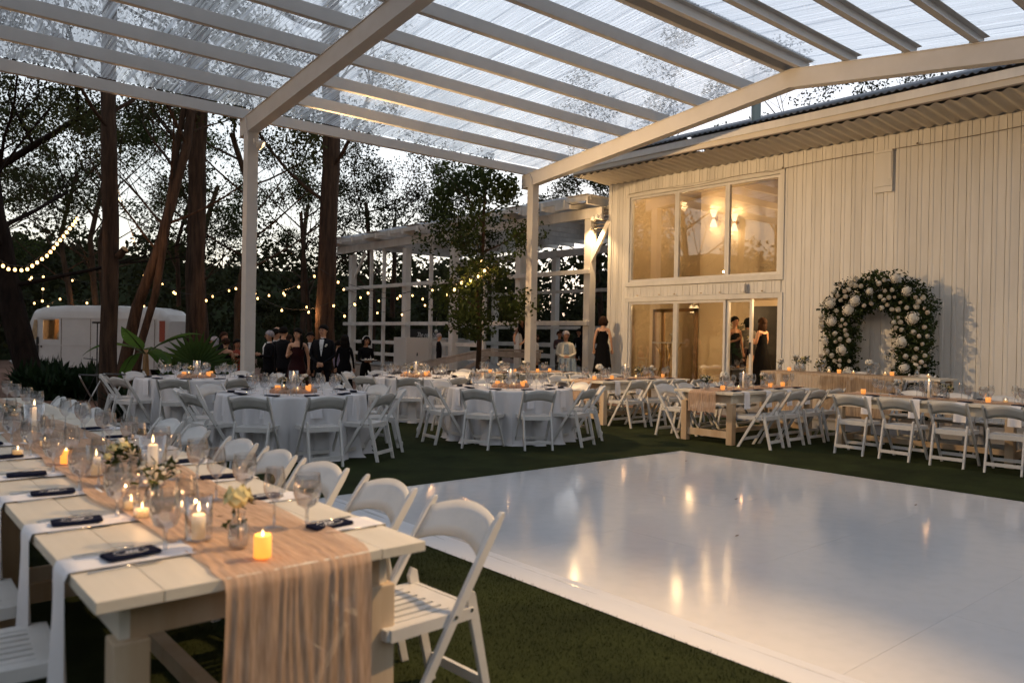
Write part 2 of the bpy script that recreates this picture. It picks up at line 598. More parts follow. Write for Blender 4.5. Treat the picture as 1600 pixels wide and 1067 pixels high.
# leaf litter at the edge of the turf
r_ = np.random.RandomState(5)
n = 1500
lx = r_.uniform(-1.5, 5, n); ly = r_.uniform(9, 22, n); a = r_.uniform(0, 2 * PI, n); s_ = r_.uniform(.015, .04, n)
keep = (lx < 3.4) | (ly > 14)
lx, ly, a, s_ = lx[keep], ly[keep], a[keep], s_[keep]; n = len(lx)
lz = np.array([gz(x, y) + .012 for x, y in zip(lx, ly)])
ca, sa = np.cos(a) * s_, np.sin(a) * s_
V = np.stack([np.stack([lx - ca, ly - sa, lz], 1), np.stack([lx + sa * .5, ly - ca * .5, lz + .006], 1), np.stack([lx + ca, ly + sa, lz + .012], 1), np.stack([lx - sa * .5, ly + ca * .5, lz + .004], 1)], 1).reshape(-1, 3)
litter = mat("dry_leaves", (.22, .12, .07), .9, var=.6, scale=20)
tag(fastmesh('leaf_litter', V, np.arange(n * 4).reshape(-1, 4), litter), 'dry brown leaves scattered on the earth', 'leaf litter', kind='stuff')

# ------------------------------------------------------------------ dance floor
fl = bpy.data.materials.new("glossy_white_vinyl"); fl.use_nodes = True
N, L = fl.node_tree.nodes, fl.node_tree.links
b = N["Principled BSDF"]
b.inputs["Base Color"].default_value = (.70, .68, .67, 1)
b.inputs["Specular IOR Level"].default_value = .5
tc = N.new("ShaderNodeTexCoord"); nz = N.new("ShaderNodeTexNoise"); nz.inputs["Scale"].default_value = 1.1; nz.inputs["Detail"].default_value = 3
L.new(tc.outputs["Object"], nz.inputs[0])
mr = N.new("ShaderNodeMapRange"); mr.inputs[3].default_value = .07; mr.inputs[4].default_value = .17
L.new(nz.outputs[0], mr.inputs[0]); L.new(mr.outputs[0], b.inputs["Roughness"])
bp = N.new("ShaderNodeBump"); bp.inputs["Strength"].default_value = .10; bp.inputs["Distance"].default_value = .01
n2 = N.new("ShaderNodeTexNoise"); n2.inputs["Scale"].default_value = 2.2; n2.inputs["Detail"].default_value = 2
L.new(tc.outputs["Object"], n2.inputs[0]); L.new(n2.outputs[0], bp.inputs["Height"]); L.new(bp.outputs[0], b.inputs["Normal"])
n3 = N.new("ShaderNodeTexNoise"); n3.inputs["Scale"].default_value = 9; n3.inputs["Detail"].default_value = 8
L.new(tc.outputs["Object"], n3.inputs[0])
rp = N.new("ShaderNodeValToRGB"); rp.color_ramp.elements[0].position = .3; rp.color_ramp.elements[1].position = .55
rp.color_ramp.elements[0].color = (.665, .66, .665, 1); rp.color_ramp.elements[1].color = (.70, .69, .695, 1)
L.new(n3.outputs[0], rp.inputs[0]); L.new(rp.outputs[0], b.inputs["Base Color"])
FX0, FX1, FY0, FY1 = 3.36, 8.60, -.72, 6.50
df = thing('dance_floor', 'glossy white square dance floor laid on the dark green turf', 'dance floor', (0, 0, 0))
NXp, NYp = 4, 6
pw, ph = (FX1 - FX0) / NXp, (FY1 - FY0) / NYp
mb = MB(); g_ = .0006
mb.box(g_, pw - g_, g_, ph - g_, 0, .010)
pm = mb.mesh('floor_panel', fl)
for i in range(NXp):
    for j in range(NYp):
        o = inst('floor_panel', pm, df, (FX0 + i * pw, FY0 + j * ph, TZ + .003 + rnd.uniform(0, .0006)))
# vinyl skirt along the near edge, rumpled
mb = MB()
def skirt(u, v):
    y = FY0 - .1 + u * (FY1 - FY0 + .12)
    x = FX0 - .17 + v * .24
    w = noise1(y * 4.2, 2) * .5 + noise1(y * 11, 5) * .25
    z = TZ + .004 + .006 * w * math.sin(v * PI) + .010 * sm(.45, .88, v)
    if v > .9: z = TZ + .0152
    return (x + .035 * (noise1(y * 2.3, 9) - .5) * (1 if .1 < v < .95 else .0), y, z)
mb.grid(skirt, 150, 8)
mb.build('edge_cover', mat("white_vinyl_skirt", (.68, .68, .70), .38), df, smooth=True)
mb = MB()
mb.grid(lambda u, v: (FX0 - .1 + u * (FX1 - FX0 + .12), FY1 + v * .05, TZ + .0145 - .012 * v * v), 20, 3)
mb.grid(lambda u, v: (FX1 + v * .05, FY0 + u * (FY1 - FY0 + .05), TZ + .0145 - .012 * v * v), 20, 3)
mb.build('edge_strip', mat("white_edge_strip", (.72, .72, .72), .35), df)
for k, (x, y) in enumerate(((7.55, 3.05), (6.4, 4.2), (7.9, 5.9), (5.2, 3.4))):
    m_ = MB()
    m_.grid(lambda u, v: ((u - .5) * .05, (v - .5) * .02 * math.sin(PI * u + .2), .004 + .006 * u), 4, 2)
    tag(m_.build('fallen_leaf', litter), ['small brown leaf on the dance floor nearest the right edge', 'tiny leaf in the middle of the dance floor', 'small dry leaf near the far corner of the dance floor', 'tiny leaf on the left part of the dance floor'][k], 'leaf').location = (x, y, TZ + .016)

# ------------------------------------------------------------------ canopy: steel frame with corrugated clear roof
E_Y, DY, DZ, EZ, RY = 14.24, .967, .1143, 5.45, 7.30
def rz_(k): return EZ + (k + .177 if k else 0) * DZ
P = [(14.24, 5.45)] + [(14.071 - k * DY, 5.4535 + 0.02 + k * DZ) for k in range(1, 7)]
RZ = 5.4735 + 7 * DZ
PUR = P + [(2 * RY - y, z) for y, z in P]
canopy = thing('canopy', 'white steel canopy with a clear corrugated gable roof over the dance floor', 'canopy', (0, 0, 0))
TX = [-1.30, 5.65, 12.60]
slope_l = math.hypot(14.24 - RY, RZ - 5.45)
for i, tx in enumerate(TX):
    mb = MB()
    H_, W_ = .32, .20
    # I-section rafter: web and two flanges, as a bent profile extruded along both slopes
    def raf(y0, z0, y1, z1):
        for (dx0, dx1, dz0, dz1) in ((-W_ / 2, W_ / 2, -.014, 0), (-W_ / 2, W_ / 2, -H_, -H_ + .014), (-.085, .085, -H_ + .014, -.014)):
            mb.add([(tx + dx0, y0, z0 + dz0), (tx + dx1, y0, z0 + dz0), (tx + dx1, y0, z0 + dz1), (tx + dx0, y0, z0 + dz1),
                    (tx + dx0, y1, z1 + dz0), (tx + dx1, y1, z1 + dz0), (tx + dx1, y1, z1 + dz1), (tx + dx0, y1, z1 + dz1)],
                   [(0, 1, 2, 3), (7, 6, 5, 4), (0, 4, 5, 1), (1, 5, 6, 2), (2, 6, 7, 3), (3, 7, 4, 0)])
    ye, ze = 14.38, 5.45 - .14 * .118
    raf(ye, ze, RY, RZ)
    raf(2 * RY - ye, ze, RY, RZ)
    mb.build('rafter', M['steel'], canopy)
    for yy in (14.05, 2 * RY - 14.05):
        mb = MB()
        mb.box(tx - .10, tx + .10, yy - .10, yy + .10, 0, 5.45 - H_ + .02 + (.02 if yy > RY else .02))
        mb.build('post', M['steel'], canopy, bevel=.008)
        mb = MB()
        mb.tube([(tx - .115, yy + .02, 5.44), (tx - .115, yy - .06, 5.3), (tx - .11, yy - .085, 5.12)], .01, 6)
        mb.build('conduit', M['steel'], canopy)
# purlins (channel sections)
def purlin(y, z, h=.19, w=.085, x0=-4.8, x1=12.95, face=1):
    mb = MB()
    mb.box(x0, x1, y - .006, y + .006, z, z + h)
    s = face
    for zz in (z, z + h - .008):
        ya, yb = sorted((y, y + s * w))
        mb.box(x0, x1, ya, yb, zz, zz + .008)
    ya, yb = sorted((y + s * w, y + s * (w + .006)))
    mb.box(x0, x1, ya, yb, z, z + .02)
    return mb.build('purlin', M['steel'], canopy)
for y, z in PUR:
    purlin(y, z, face=1 if y > RY else -1)
purlin(RY + .10, RZ - .012, h=.20, face=1)
purlin(RY - .10, RZ - .012, h=.20, face=-1)
# short grey cleats where the right-hand slope purlins cross the last rafter
mb = MB()
for y, z in PUR[7:]:
    mb.box(12.52, 12.535, y + .01, y + .05, z, z + .17)
mb.build('purlin_cleat', M['galv'], canopy)
# clear corrugated sheets
poly_ = bpy.data.materials.new("clear_corrugated_sheet"); poly_.use_nodes = True
N, L = poly_.node_tree.nodes, poly_.node_tree.links
N.clear()
out = N.new("ShaderNodeOutputMaterial")
tc = N.new("ShaderNodeTexCoord")
mp = N.new("ShaderNodeMapping"); mp.inputs["Scale"].default_value = (26, .55, 1)
oi = N.new("ShaderNodeObjectInfo"); ml = N.new("ShaderNodeMath"); ml.operation = 'MULTIPLY'; ml.inputs[1].default_value = 50
L.new(oi.outputs["Random"], ml.inputs[0]); L.new(ml.outputs[0], mp.inputs["Location"])
L.new(tc.outputs["Object"], mp.inputs[0])
nz = N.new("ShaderNodeTexNoise"); nz.inputs["Scale"].default_value = 1.0; nz.inputs["Detail"].default_value = 5; nz.inputs["Roughness"].default_value = .7
L.new(mp.outputs[0], nz.inputs[0])
mr = N.new("ShaderNodeMapRange"); mr.inputs[1].default_value = .35; mr.inputs[2].default_value = .7; mr.inputs[3].default_value = .14; mr.inputs[4].default_value = .66
L.new(nz.outputs[0], mr.inputs[0])
bigm = N.new("ShaderNodeTexNoise"); bigm.inputs["Scale"].default_value = 60; bigm.inputs["Detail"].default_value = 2
L.new(tc.outputs["Object"], bigm.inputs[0])
spot = N.new("ShaderNodeValToRGB"); spot.color_ramp.elements[0].position = .24; spot.color_ramp.elements[1].position = .27
spot.color_ramp.elements[0].color = (.1, .09, .07, 1); spot.color_ramp.elements[1].color = (.93, .95, .98, 1)
L.new(bigm.outputs[0], spot.inputs[0])
tr = N.new("ShaderNodeBsdfTransparent"); L.new(spot.outputs[0], tr.inputs[0])
rf = N.new("ShaderNodeBsdfRefraction"); rf.inputs["IOR"].default_value = 1.06; rf.inputs["Roughness"].default_value = .04
rf.inputs[0].default_value = (.93, .95, .98, 1)
m0 = N.new("ShaderNodeMixShader"); m0.inputs[0].default_value = .35
L.new(tr.outputs[0], m0.inputs[1]); L.new(rf.outputs[0], m0.inputs[2])
tl = N.new("ShaderNodeBsdfTranslucent"); tl.inputs[0].default_value = (.93, .95, .97, 1)
dfb = N.new("ShaderNodeBsdfDiffuse"); dfb.inputs[0].default_value = (.6, .61, .63, 1)
mm = N.new("ShaderNodeMixShader"); mm.inputs[0].default_value = .15
L.new(tl.outputs[0], mm.inputs[1]); L.new(dfb.outputs[0], mm.inputs[2])
m1 = N.new("ShaderNodeMixShader"); L.new(mr.outputs[0], m1.inputs[0]); L.new(m0.outputs[0], m1.inputs[1]); L.new(mm.outputs[0], m1.inputs[2])
gl = N.new("ShaderNodeBsdfGlossy"); gl.inputs["Roughness"].default_value = .12
fr = N.new("ShaderNodeFresnel"); fr.inputs[0].default_value = 1.12
m2 = N.new("ShaderNodeMixShader"); m2.inputs[0].default_value = .04; L.new(m1.outputs[0], m2.inputs[1]); L.new(gl.outputs[0], m2.inputs[2])
L.new(m2.outputs[0], out.inputs[0])
SW, WL = .76, .076
def sheet_mesh(sgn):
    mb = MB()
    nu, nv = int(SW / WL) * 8, 7
    def fn(u, v):
        x = u * (SW + .04)
        return (x, sgn * v * (slope_l * .998), .0034 * math.cos(2 * PI * x / WL) + .006 * math.sin(v * 7 * PI) * 0)
    mb.grid(fn, nu, nv)
    return mb.mesh('roof_sheet', poly_, smooth=True)
sA, sB = sheet_mesh(1), sheet_mesh(-1)
ang = math.atan2(RZ - 5.45, 14.24 - RY)
n_s = 0
x = -4.8
while x < 12.7:
    for me, sgn in ((sA, 1), (sB, -1)):
        o = inst('roof_sheet', me, canopy, (x, RY + sgn * .03, RZ + .215 + rnd.uniform(0, .006) + (.004 if n_s % 2 else 0)))
        o.rotation_euler = (-sgn * ang, 0, 0)
    n_s += 1
    x += SW
# ridge capping
mb = MB()
mb.grid(lambda u, v: (-4.85 + u * 17.95, RY + (v - .5) * .30, RZ + .245 + .03 * (1 - abs(2 * v - 1)) + .012 * math.cos(2 * PI * (u * 17.95) / .076) * abs(2 * v - 1)), 700, 2)
mb.build('ridge_cap', M['darkroof'], canopy)
# leaves and twigs lying on the clear sheets
r_ = np.random.RandomState(21)
n = 170
yy = r_.uniform(7.5, 14.0, n); xx = r_.uniform(0, 12.6, n); zz = RZ + .232 - (yy - RY) * (RZ - 5.45) / (14.24 - RY)
flip = r_.rand(n) < .25
yy = np.where(flip, 2 * RY - yy, yy)
a = r_.uniform(0, 6.28, n); s_ = r_.uniform(.012, .04, n); ca, sa = np.cos(a) * s_, np.sin(a) * s_
V = np.stack([np.stack([xx - ca, yy - sa, zz], 1), np.stack([xx + sa * .4, yy - ca * .4, zz + .004], 1), np.stack([xx + ca, yy + sa, zz], 1), np.stack([xx - sa * .4, yy + ca * .4, zz + .004], 1)], 1).reshape(-1, 3)
tag(fastmesh('roof_leaves', V, np.arange(n * 4).reshape(-1, 4), M['wire']), 'dead leaves and twigs scattered on top of the clear canopy roof', 'dead leaves', kind='stuff')
# flood lamp heads: on the posts of the far row
def flood(name, x, y, z, aims, label):
    t = thing(name, label, 'flood light', (x, y, z))
    mb = MB(); mb.box(-.035, .035, -.03, .03, -.05, .05); mb.build('bracket', M['steel'], t, bevel=.006)
    for a in aims:
        d = (Vector(a) - Vector((x, y, z))).normalized()
        p = d * .10 + Vector((0, 0, .0))
        mb = MB(); mb.tube([p - d * .09, p - d * .05, p, p + d * .05], [.03, .05, .062, .07], 14)
        h = mb.build('lamp_head', M['steel'], t, smooth=True)
        mb = MB(); mb.tube([p + d * .051, p + d * .056], [.055, .05], 14)
        mb.build('lens', M['shade'], h)
    return t
flood('flood_light', 5.66, 13.86, 4.98, [(12, 8.8, 1.2), (9.6, 12.6, .6)], 'twin-headed flood light at the top of the left canopy post')
flood('flood_light', -1.28, 13.88, 4.98, [(5.6, 10, 4.0), (5.0, 13.8, .5)], 'twin-headed flood light on the canopy post outside the frame to the left')
flood('flood_light', 5.66, .74, 4.98, [(1.6, 3.0, .6), (11, 6, 2)], 'twin-headed flood light on the canopy post behind the camera to the right')

# ------------------------------------------------------------------ the white building
W = 14.90
bld = thing('white_building', 'cream white boarded building with tall windows, sliding doors and deep eaves', 'building', (0, 0, 0))
YL, YR_ = 13.58, -6.0
WIN = (8.93, 12.88, 2.95, 5.00)
DOOR = (8.90, 12.86, .42, 2.42)
def wall_board(y0, y1, z0, z1):
    key = (round(y1 - y0, 3), round(z1 - z0, 3))
    if key not in wb_cache:
        w_, h_ = key
        mb = MB()
        # flat board with a raised lap on one edge
        mb.prism([(0, 0, 0), (-.022, .006, 0), (-.022, w_ * .62, 0), (-.029, w_ * .66, 0), (-.029, w_ * .9, 0), (-.022, w_ * .94, 0), (-.022, w_ - .004, 0), (0, w_, 0)], (0, 0, 0), (0, 0, h_))
        wb_cache[key] = mb.mesh('board', M['board'])
    return inst('board', wb_cache[key], bld, (W, y0, z0))
wb_cache = {}
BW = .205
nb = 0
y = 8.76
while y - BW > YR_ and nb < 72:
    wall_board(y - BW, y, .20, 5.42)
    y -= BW; nb += 1
# pier left of the windows, boards over and between openings
for k in range(3):
    wall_board(13.0 + k * .19, 13.0 + (k + 1) * .19, .42, 5.42)
for k in range(20):
    y0 = 8.80 + k * .21
    wall_board(y0, y0 + .21, 2.56, 2.80)
for k in range(20):
    y0 = 8.80 + k * .21
    wall_board(y0, y0 + .21, 5.14, 5.42)
mb = MB()
mb.box(W, W + .14, YR_, 8.8, 0, 5.75); mb.box(W, W + .14, 13.0, YL, 0, 5.75)
mb.box(W, W + .14, 8.8, 13.0, 5.12, 5.75); mb.box(W, W + .14, 8.8, 13.0, 2.52, 2.82)
mb.box(W, W + 6.5, YL + .003, YL + .12, 0, 5.75)
mb.build('wall', M['board'], bld)
mb = MB(); mb.box(W - .04, W + .1, YL - .02, YL + .035, .2, 5.42); mb.build('corner_trim', M['board'], bld, bevel=.004)
def trim(name, y0, y1, z0, z1, x0=W - .055, x1=W + .02, m='board', par=None):
    mb = MB(); mb.box(x0, x1, y0, y1, z0, z1)
    return mb.build(name, M[m], par if par else bld, bevel=.004)
# upper window band
trim('window_surround', 8.74, 13.06, 5.03, 5.12); trim('window_surround', 8.74, 13.06, 2.82, 2.93)
trim('window_surround', 8.74, 8.85, 2.93, 5.03); trim('window_surround', 12.95, 13.06, 2.93, 5.03)
trim('door_surround', 8.74, 13.06, 2.44, 2.55); trim('door_surround', 8.74, 8.85, .42, 2.44); trim('door_surround', 12.95, 13.06, .42, 2.44)
edges = [8.85, 10.14, 11.52, 12.95]
def frame_parts(par, y0, y1, z0, z1, t, x0, x1, name='frame', m='resin'):
    mb = MB()
    mb.box(x0, x1, y0, y0 + t, z0, z1); mb.box(x0, x1, y1 - t, y1, z0, z1)
    mb.box(x0, x1, y0 + t, y1 - t, z0, z0 + t); mb.box(x0, x1, y0 + t, y1 - t, z1 - t, z1)
    return mb.build(name, M[m], par)
def pane(par, y0, y1, z0, z1, x):
    mb = MB(); mb.box(x, x + .006, y0, y1, z0, z1)
    return mb.build('pane', M['pane'], par)
for i in range(3):
    w_ = frame_parts(bld, edges[i] + .002, edges[i + 1] - .002, 2.935, 5.025, .055, W - .02, W + .06, 'window')
    pane(w_, edges[i] + .06, edges[i + 1] - .06, 2.99, 4.97, W + .02)
# sliding doors: three fixed bays and a split right bay
for (y0, y1, x0) in ((11.52, 12.95, 0), (10.14, 11.52, 0), (9.50, 10.14, .05)):
    d_ = frame_parts(bld, y0 + .002, y1 - .002, .43, 2.435, .055, W - .02 + x0, W + .05 + x0, 'glass_door')
    pane(d_, y0 + .06, y1 - .06, .49, 2.38, W + .02 + x0)
    if y0 < 10:
        mb = MB(); mb.box(W + .0, W + .03, y0 + .02, y0 + .045, 1.25, 1.5); mb.build('handle', M['blackplastic'], d_)
# clip hooks on the band
for k, y0 in enumerate((12.62, 11.95, 11.5, 10.75, 10.25, 9.2)):
    mb = MB(); mb.tube([(W - .06, y0, 2.60), (W - .10, y0, 2.585), (W - .115, y0, 2.60)], .008, 6); mb.build('hook', M['brass'], bld)
mb = MB(); mb.box(W - .15, W - .055, 9.58, 9.68, 2.58, 2.76); mb.build('speaker_box', M['resin'], bld, bevel=.006)
# soffit: corrugated metal from the wall out to the fascia
SX = 13.72
mb = MB()
wl = .215
nn = int((YL + .25 - YR_) / wl * 8)
def sof(u, v):
    y = YR_ + u * (YL + .2 - YR_)
    x = W - .04 + (SX + .02 - W + .04) * v
    return (x, y, 5.44 + .07 * v + .020 * math.cos(2 * PI * y / wl))
mb.grid(sof, nn, 2)
mb.build('soffit', M['soffit'], bld, smooth=True)
mb = MB()
mb.box(SX - .03, SX, YR_, YL + .22, 5.55, 5.66)
mb.build('fascia', M['soffit'], bld)
mb = MB()
mb.box(SX - .055, SX - .031, YR_, YL + .22, 5.655, 5.80)
mb.build('fascia_board', M['board'], bld)
mb = MB(); mb.box(SX - .045, SX - .005, YR_, YL + .22, 5.525, 5.548); mb.build('drip_bead', M['wirewarm'], bld)
# main roof, dark corrugated
mb = MB()
nn = int((YL + .3 - YR_) / .13 * 8)
mb.grid(lambda u, v: (SX - .10 + v * 4.6, YR_ + u * (YL + .26 - YR_), 5.84 + v * 1.55 + .018 * math.cos(2 * PI * (u * (YL + .26 - YR_)) / .13)), nn, 2)
mb.build('roof', M['darkroof'], bld, smooth=True, solid=.006)
mb = MB(); mb.add([(SX - .05, YL + .2, 5.5), (SX - .05, YL + .2, 5.80), (SX + 4.4, YL + .2, 7.3), (W + 6, YL + .2, 5.5)], [(0, 1, 2, 3)]); mb.build('gable_end', M['board'], bld, solid=.02)
mb = MB(); mb.add([(SX + 4.5, YR_, 7.36), (SX + 4.5, YL + .2, 7.36), (SX + 9, YL + .2, 5.6), (SX + 9, YR_, 5.6)], [(0, 1, 2, 3)]); mb.build('roof_back', M['darkroof'], bld)
mb = MB(); mb.lathe([(.10, 0), (.10, .75), (.12, .75), (.12, .9)], 16, (14.7, 9.35, 5.95)); fl_ = mb.build('flue', M['galv'], bld, smooth=False)
# wall box (covered vent) and cable
mb = MB()
mb.box(W - .075, W - .02, 6.53, 6.86, 4.47, 5.12); vent = mb.build('wall_vent', M['board'], bld, bevel=.005)
mb = MB(); mb.box(W - .085, W - .076, 6.55, 6.60, 4.60, 5.10); mb.box(W - .095, W - .076, 6.53, 6.88, 5.10, 5.15); mb.build('hood', M['board'], vent, bevel=.004)
mb = MB(); mb.box(W - .08, W - .022, 6.53, 6.86, 4.36, 4.465); mb.build('vent_sill', M['board'], vent, bevel=.004)
mb = MB(); pts = []
for i in range(60):
    y = 13.0 - i * .25
    pts.append((W - .055, y, (5.10 + .03 * math.sin(i * .6)) if y > 8.8 else 5.12 + .02 * math.sin((8.8 - y) * 1.4) + .012 * (8.8 - y)))
mb.tube(pts, .006, 5); mb.build('cable', M['wirewarm'], bld)
mb = MB()
for i, y in enumerate((8.79, 6.1, 3.9, 1.4)):
    mb.ball((W - .06, y, 5.14 + .012 * (8.8 - y)), .02, 6, 4)
mb.build('cable_clip', M['wirewarm'], bld)
# interior
mb = MB()
fx = W + .15
mb.box(fx, W + 5.2, 6.2, YL - .01, .36, .415); mb.build('interior_floor', mat("interior_floor", (.30, .22, .15), .35, var=.2), bld)
mb = MB()
mb.box(W + 5.2, W + 5.3, 6.2, YL - .01, .36, 5.6); mb.box(fx, W + 5.2, 6.1, 6.2, .36, 5.6); mb.box(fx, W + 5.3, YL - .08, YL - .005, .36, 5.6)
mb.box(fx, W + 5.3, 6.1, YL, 5.52, 5.6)
mb.build('interior_wall', M['innerwall'], bld)
mb = MB(); mb.box(W + 2.6, W + 2.75, 9.9, 12.75, .42, 5.5); mb.box(W + 2.2, W + 2.6, 8.0, 9.1, .42, 5.5); mb.box(W + 2.0, W + 5.2, 6.3, 10.0, 4.3, 4.5)
mb.build('interior_partition', M['innerwall'], bld)
mb = MB(); mb.box(W + 5.14, W + 5.19, 7.2, 8.3, .42, 2.5); mb.box(W + 5.14, W + 5.19, 12.1, 13.1, .42, 2.6); mb.box(W + 2.55, W + 2.59, 10.4, 11.1, .45, 2.4); mb.box(W + 2.16, W + 2.19, 8.2, 8.85, .45, 2.3)
mb.build('dark_doorway', M['blackplastic'], bld)
mb = MB(); mb.box(fx, W + 2.6, 8.6, 13.4, 2.55, 2.72); mb.build('interior_beam', M['innerwall'], bld)
# brown framed inner lobby seen through the left door
mb = MB()
for y0 in (12.9, 12.62, 11.62, 12.2):
    mb.box(W + .9, W + .96, y0 - .04, y0 + .04, .42, 2.3)
mb.box(W + .9, W + .96, 11.58, 12.94, 2.22, 2.3)
mb.build('lobby_frame', mat("warm_oak_frame", (.34, .20, .10), .5, var=.2, stretch=(1, 1, .1)), bld)
def sconce(y, z, x, lab):
    t = thing('wall_sconce', lab, 'sconce', (x, y, z), group=None)
    mb = MB(); mb.tube([(-.05, 0, 0), (0, 0, 0)], .05, 12); mb.build('backplate', M['brass'], t)
    mb = MB(); mb.lathe([(.035, .02), (.10, .22)], 16, (-.12, 0, 0), cap=False); mb.build('lamp_shade', M['shade'], t, smooth=True)
    mb = MB(); mb.lathe([(.10, -.22), (.035, -.02)], 16, (-.12, 0, 0), cap=False); mb.build('lamp_shade', M['shade'], t, smooth=True)
    mb = MB(); mb.ball((-.12, 0, 0), .04, 10, 6); mb.build('socket', M['brass'], t, smooth=True)
    lamp('POINT', (x - .20, y, z + .30), 3, AMBER, .05, name='sconce_light')
    lamp('POINT', (x - .20, y, z - .30), 2, AMBER, .05, name='sconce_light')
sconce(12.25, 4.73, W + 2.59, 'left of the two lit double wall sconces behind the upper window')
sconce(11.62, 4.56, W + 2.59, 'right of the two lit double wall sconces behind the upper window')
lamp('POINT', (W + 1.3, 9.0, 2.35), 45, AMBER, .12, name='ceiling_light')
lamp('POINT', (W + 1.2, 11.9, 2.3), 14, AMBER, .12, name='ceiling_light')
lamp('POINT', (W + 1.2, 12.3, 4.9), 16, AMBER, .12, name='upper_unseen_light')  # added lamp without a fixture, brightens the left of the upper windows
lamp('POINT', (W + 3.6, 8.4, 5.0), 80, AMBER, .15, name='upper_unseen_light')
# plinths along the wall: low stage on the right, porch at the doors
def plank_platform(name, label, x0, x1, y0, y1, z1, bw=.14, m='deck'):
    t = thing(name, label, 'platform', (0, 0, 0))
    mb = MB(); mb.box(x0 + .02, x1, y0, y1, 0, z1 - .03); mb.build('base', M['concrete'], t)
    n = int((x1 - x0) / bw)
    mb = MB(); mb.box(.003, (x1 - x0) / n - .003, 0, y1 - y0, 0, .028)
    me = mb.mesh('deck_board', M[m])
    for i in range(n):
        inst('deck_board', me, t, (x0 + i * (x1 - x0) / n, y0, z1 - .028))
    return t
plank_platform('stage', 'low grey platform running along the foot of the building wall', 12.95, W - .04, -6, 8.55, .20)
plank_platform('porch', 'raised deck in front of the sliding glass doors', 13.75, W - .03, 8.56, 15.2, .42)

# ------------------------------------------------------------------ timber pergola beside the building
pg = thing('pergola', 'whitewashed timber pergola hall on a raised deck left of the building', 'pergola', (0, 0, 0))
PX = 14.95
mb = MB(); mb.box(14.95, 21.5, 13.72, 28.0, -.3, .36); mb.build('deck_base', M['railwood'], pg)
mb = MB(); mb.box(0, 6.6, .003, .137, 0, .03); me = mb.mesh('deck_board', M['deck'])
for i in range(100):
    inst('deck_board', me, pg, (14.93, 13.8 + i * .14, .391))
mb = MB(); mb.box(-.11, .11, -.11, .11, 0, 4.45); pm_ = mb.mesh('post', M['timber'])
mb = MB(); mb.box(-.05, .05, -.05, .05, 0, 4.45); pthin = mb.mesh('post', M['timber'])
ZP = {27.0: 0, 23.2: 0, 20.4: 0, 17.15: 0, 14.38: 0}
for y0 in ZP:
    inst('post', pm_, pg, (PX, y0, .42 if y0 < 22 else .1))
for y0 in (25.6, 24.7, 21.7, 18.8):
    inst('post', pthin, pg, (PX, y0, .2))
for y0 in (27.0, 25.2, 23.4, 21.6, 19.8, 18.0, 16.2, 14.4):
    inst('post', pm_ if int(y0 * 10) % 4 < 2 else pthin, pg, (20.6, y0, .2))
def pb(name, a, b, w, h, m='timber'):
    mb = MB(); mb.beam(a, b, w, h); return mb.build(name, M[m], pg, bevel=.006)
pb('top_beam', (PX - .13, 28.0, 4.78), (PX - .13, YL + .25, 4.78), .07, .26)
pb('top_beam', (PX + .14, 28.0, 4.86), (PX + .14, YL + .25, 4.86), .07, .24)
pb('edge_board', (PX - .5, 28.3, 5.06), (PX - .5, YL + .3, 5.12), .05, .13)
pb('top_beam', (20.6, 28.0, 4.70), (20.6, YL + .25, 4.70), .12, .26)
for z0 in (3.27, 1.92):
    pb('cross_rail', (PX - .15, 27.4, z0), (PX - .15, 14.25, z0), .06, .12)
    pb('cross_rail', (20.5, 27.4, z0 - .02), (20.5, YL + .2, z0 - .02), .06, .12)
for z0 in (1.25, .82):
    pb('cross_rail', (20.5, 27.4, z0), (20.5, YL + .2, z0), .06, .16)
    pb('cross_rail', (PX + .05, 26.9, z0), (PX + .05, 19.2, z0), .05, .12)
pb('brace', (PX - .02, 14.40, 3.45), (PX - .02, YL + .1, 4.55), .08, .14)
pb('brace', (20.55, 15.9, 4.4), (20.55, YL + .2, 2.9), .08, .14)
pb('brace', (PX + .02, 27.0, 3.6), (PX + .02, 26.1, 4.6), .06, .10)
mb = MB(); mb.box(0, 6.5, -.03, .03, 0, .20); rf_ = mb.mesh('roof_joist', M['timber'])
for i in range(17):
    inst('roof_joist', rf_, pg, (PX - .6, 13.95 + i * .87, 4.94))
mb = MB(); mb.box(0, .06, 0, 14.4, 0, .06); bt = mb.mesh('batten', M['timber'])
for i in range(6):
    inst('batten', bt, pg, (PX + .3 + i * 1.0, 13.9, 5.141))
mb = MB(); mb.box(0, .94, 0, .81, 0, .008); sh_ = mb.mesh('skylight_sheet', clear('milky_sheet', (.9, .92, .95), .08, .5, .1, milk=.7, milkc=(.9, .93, .95)))
mb = MB(); mb.box(0, .94, 0, .81, 0, .012); op_ = mb.mesh('roof_panel', M['timber'])
for i in range(16):
    for j in range(6):
        inst('skylight_sheet' if (i * 2 + j) % 3 else 'roof_panel', sh_ if (i * 2 + j) % 3 else op_, pg, (PX - .55 + j * 1.0, 13.99 + i * .87, 5.205))
# light block ends along the eave
mb = MB(); mb.box(-.05, .0, 0, .55, -.1, .1)
be = mb.mesh('fascia_block', M['timber'])
for y0 in (14.6, 15.9):
    inst('fascia_block', be, pg, (PX - .53, y0, 4.99))
mb = MB(); mb.tube([(PX - .56, 14.9, 5.12), (PX - .58, 14.5, 4.98), (PX - .56, 14.1, 4.96), (PX - .56, 13.95, 4.99)], .012, 6); mb.build('cable', M['wire'], pg)
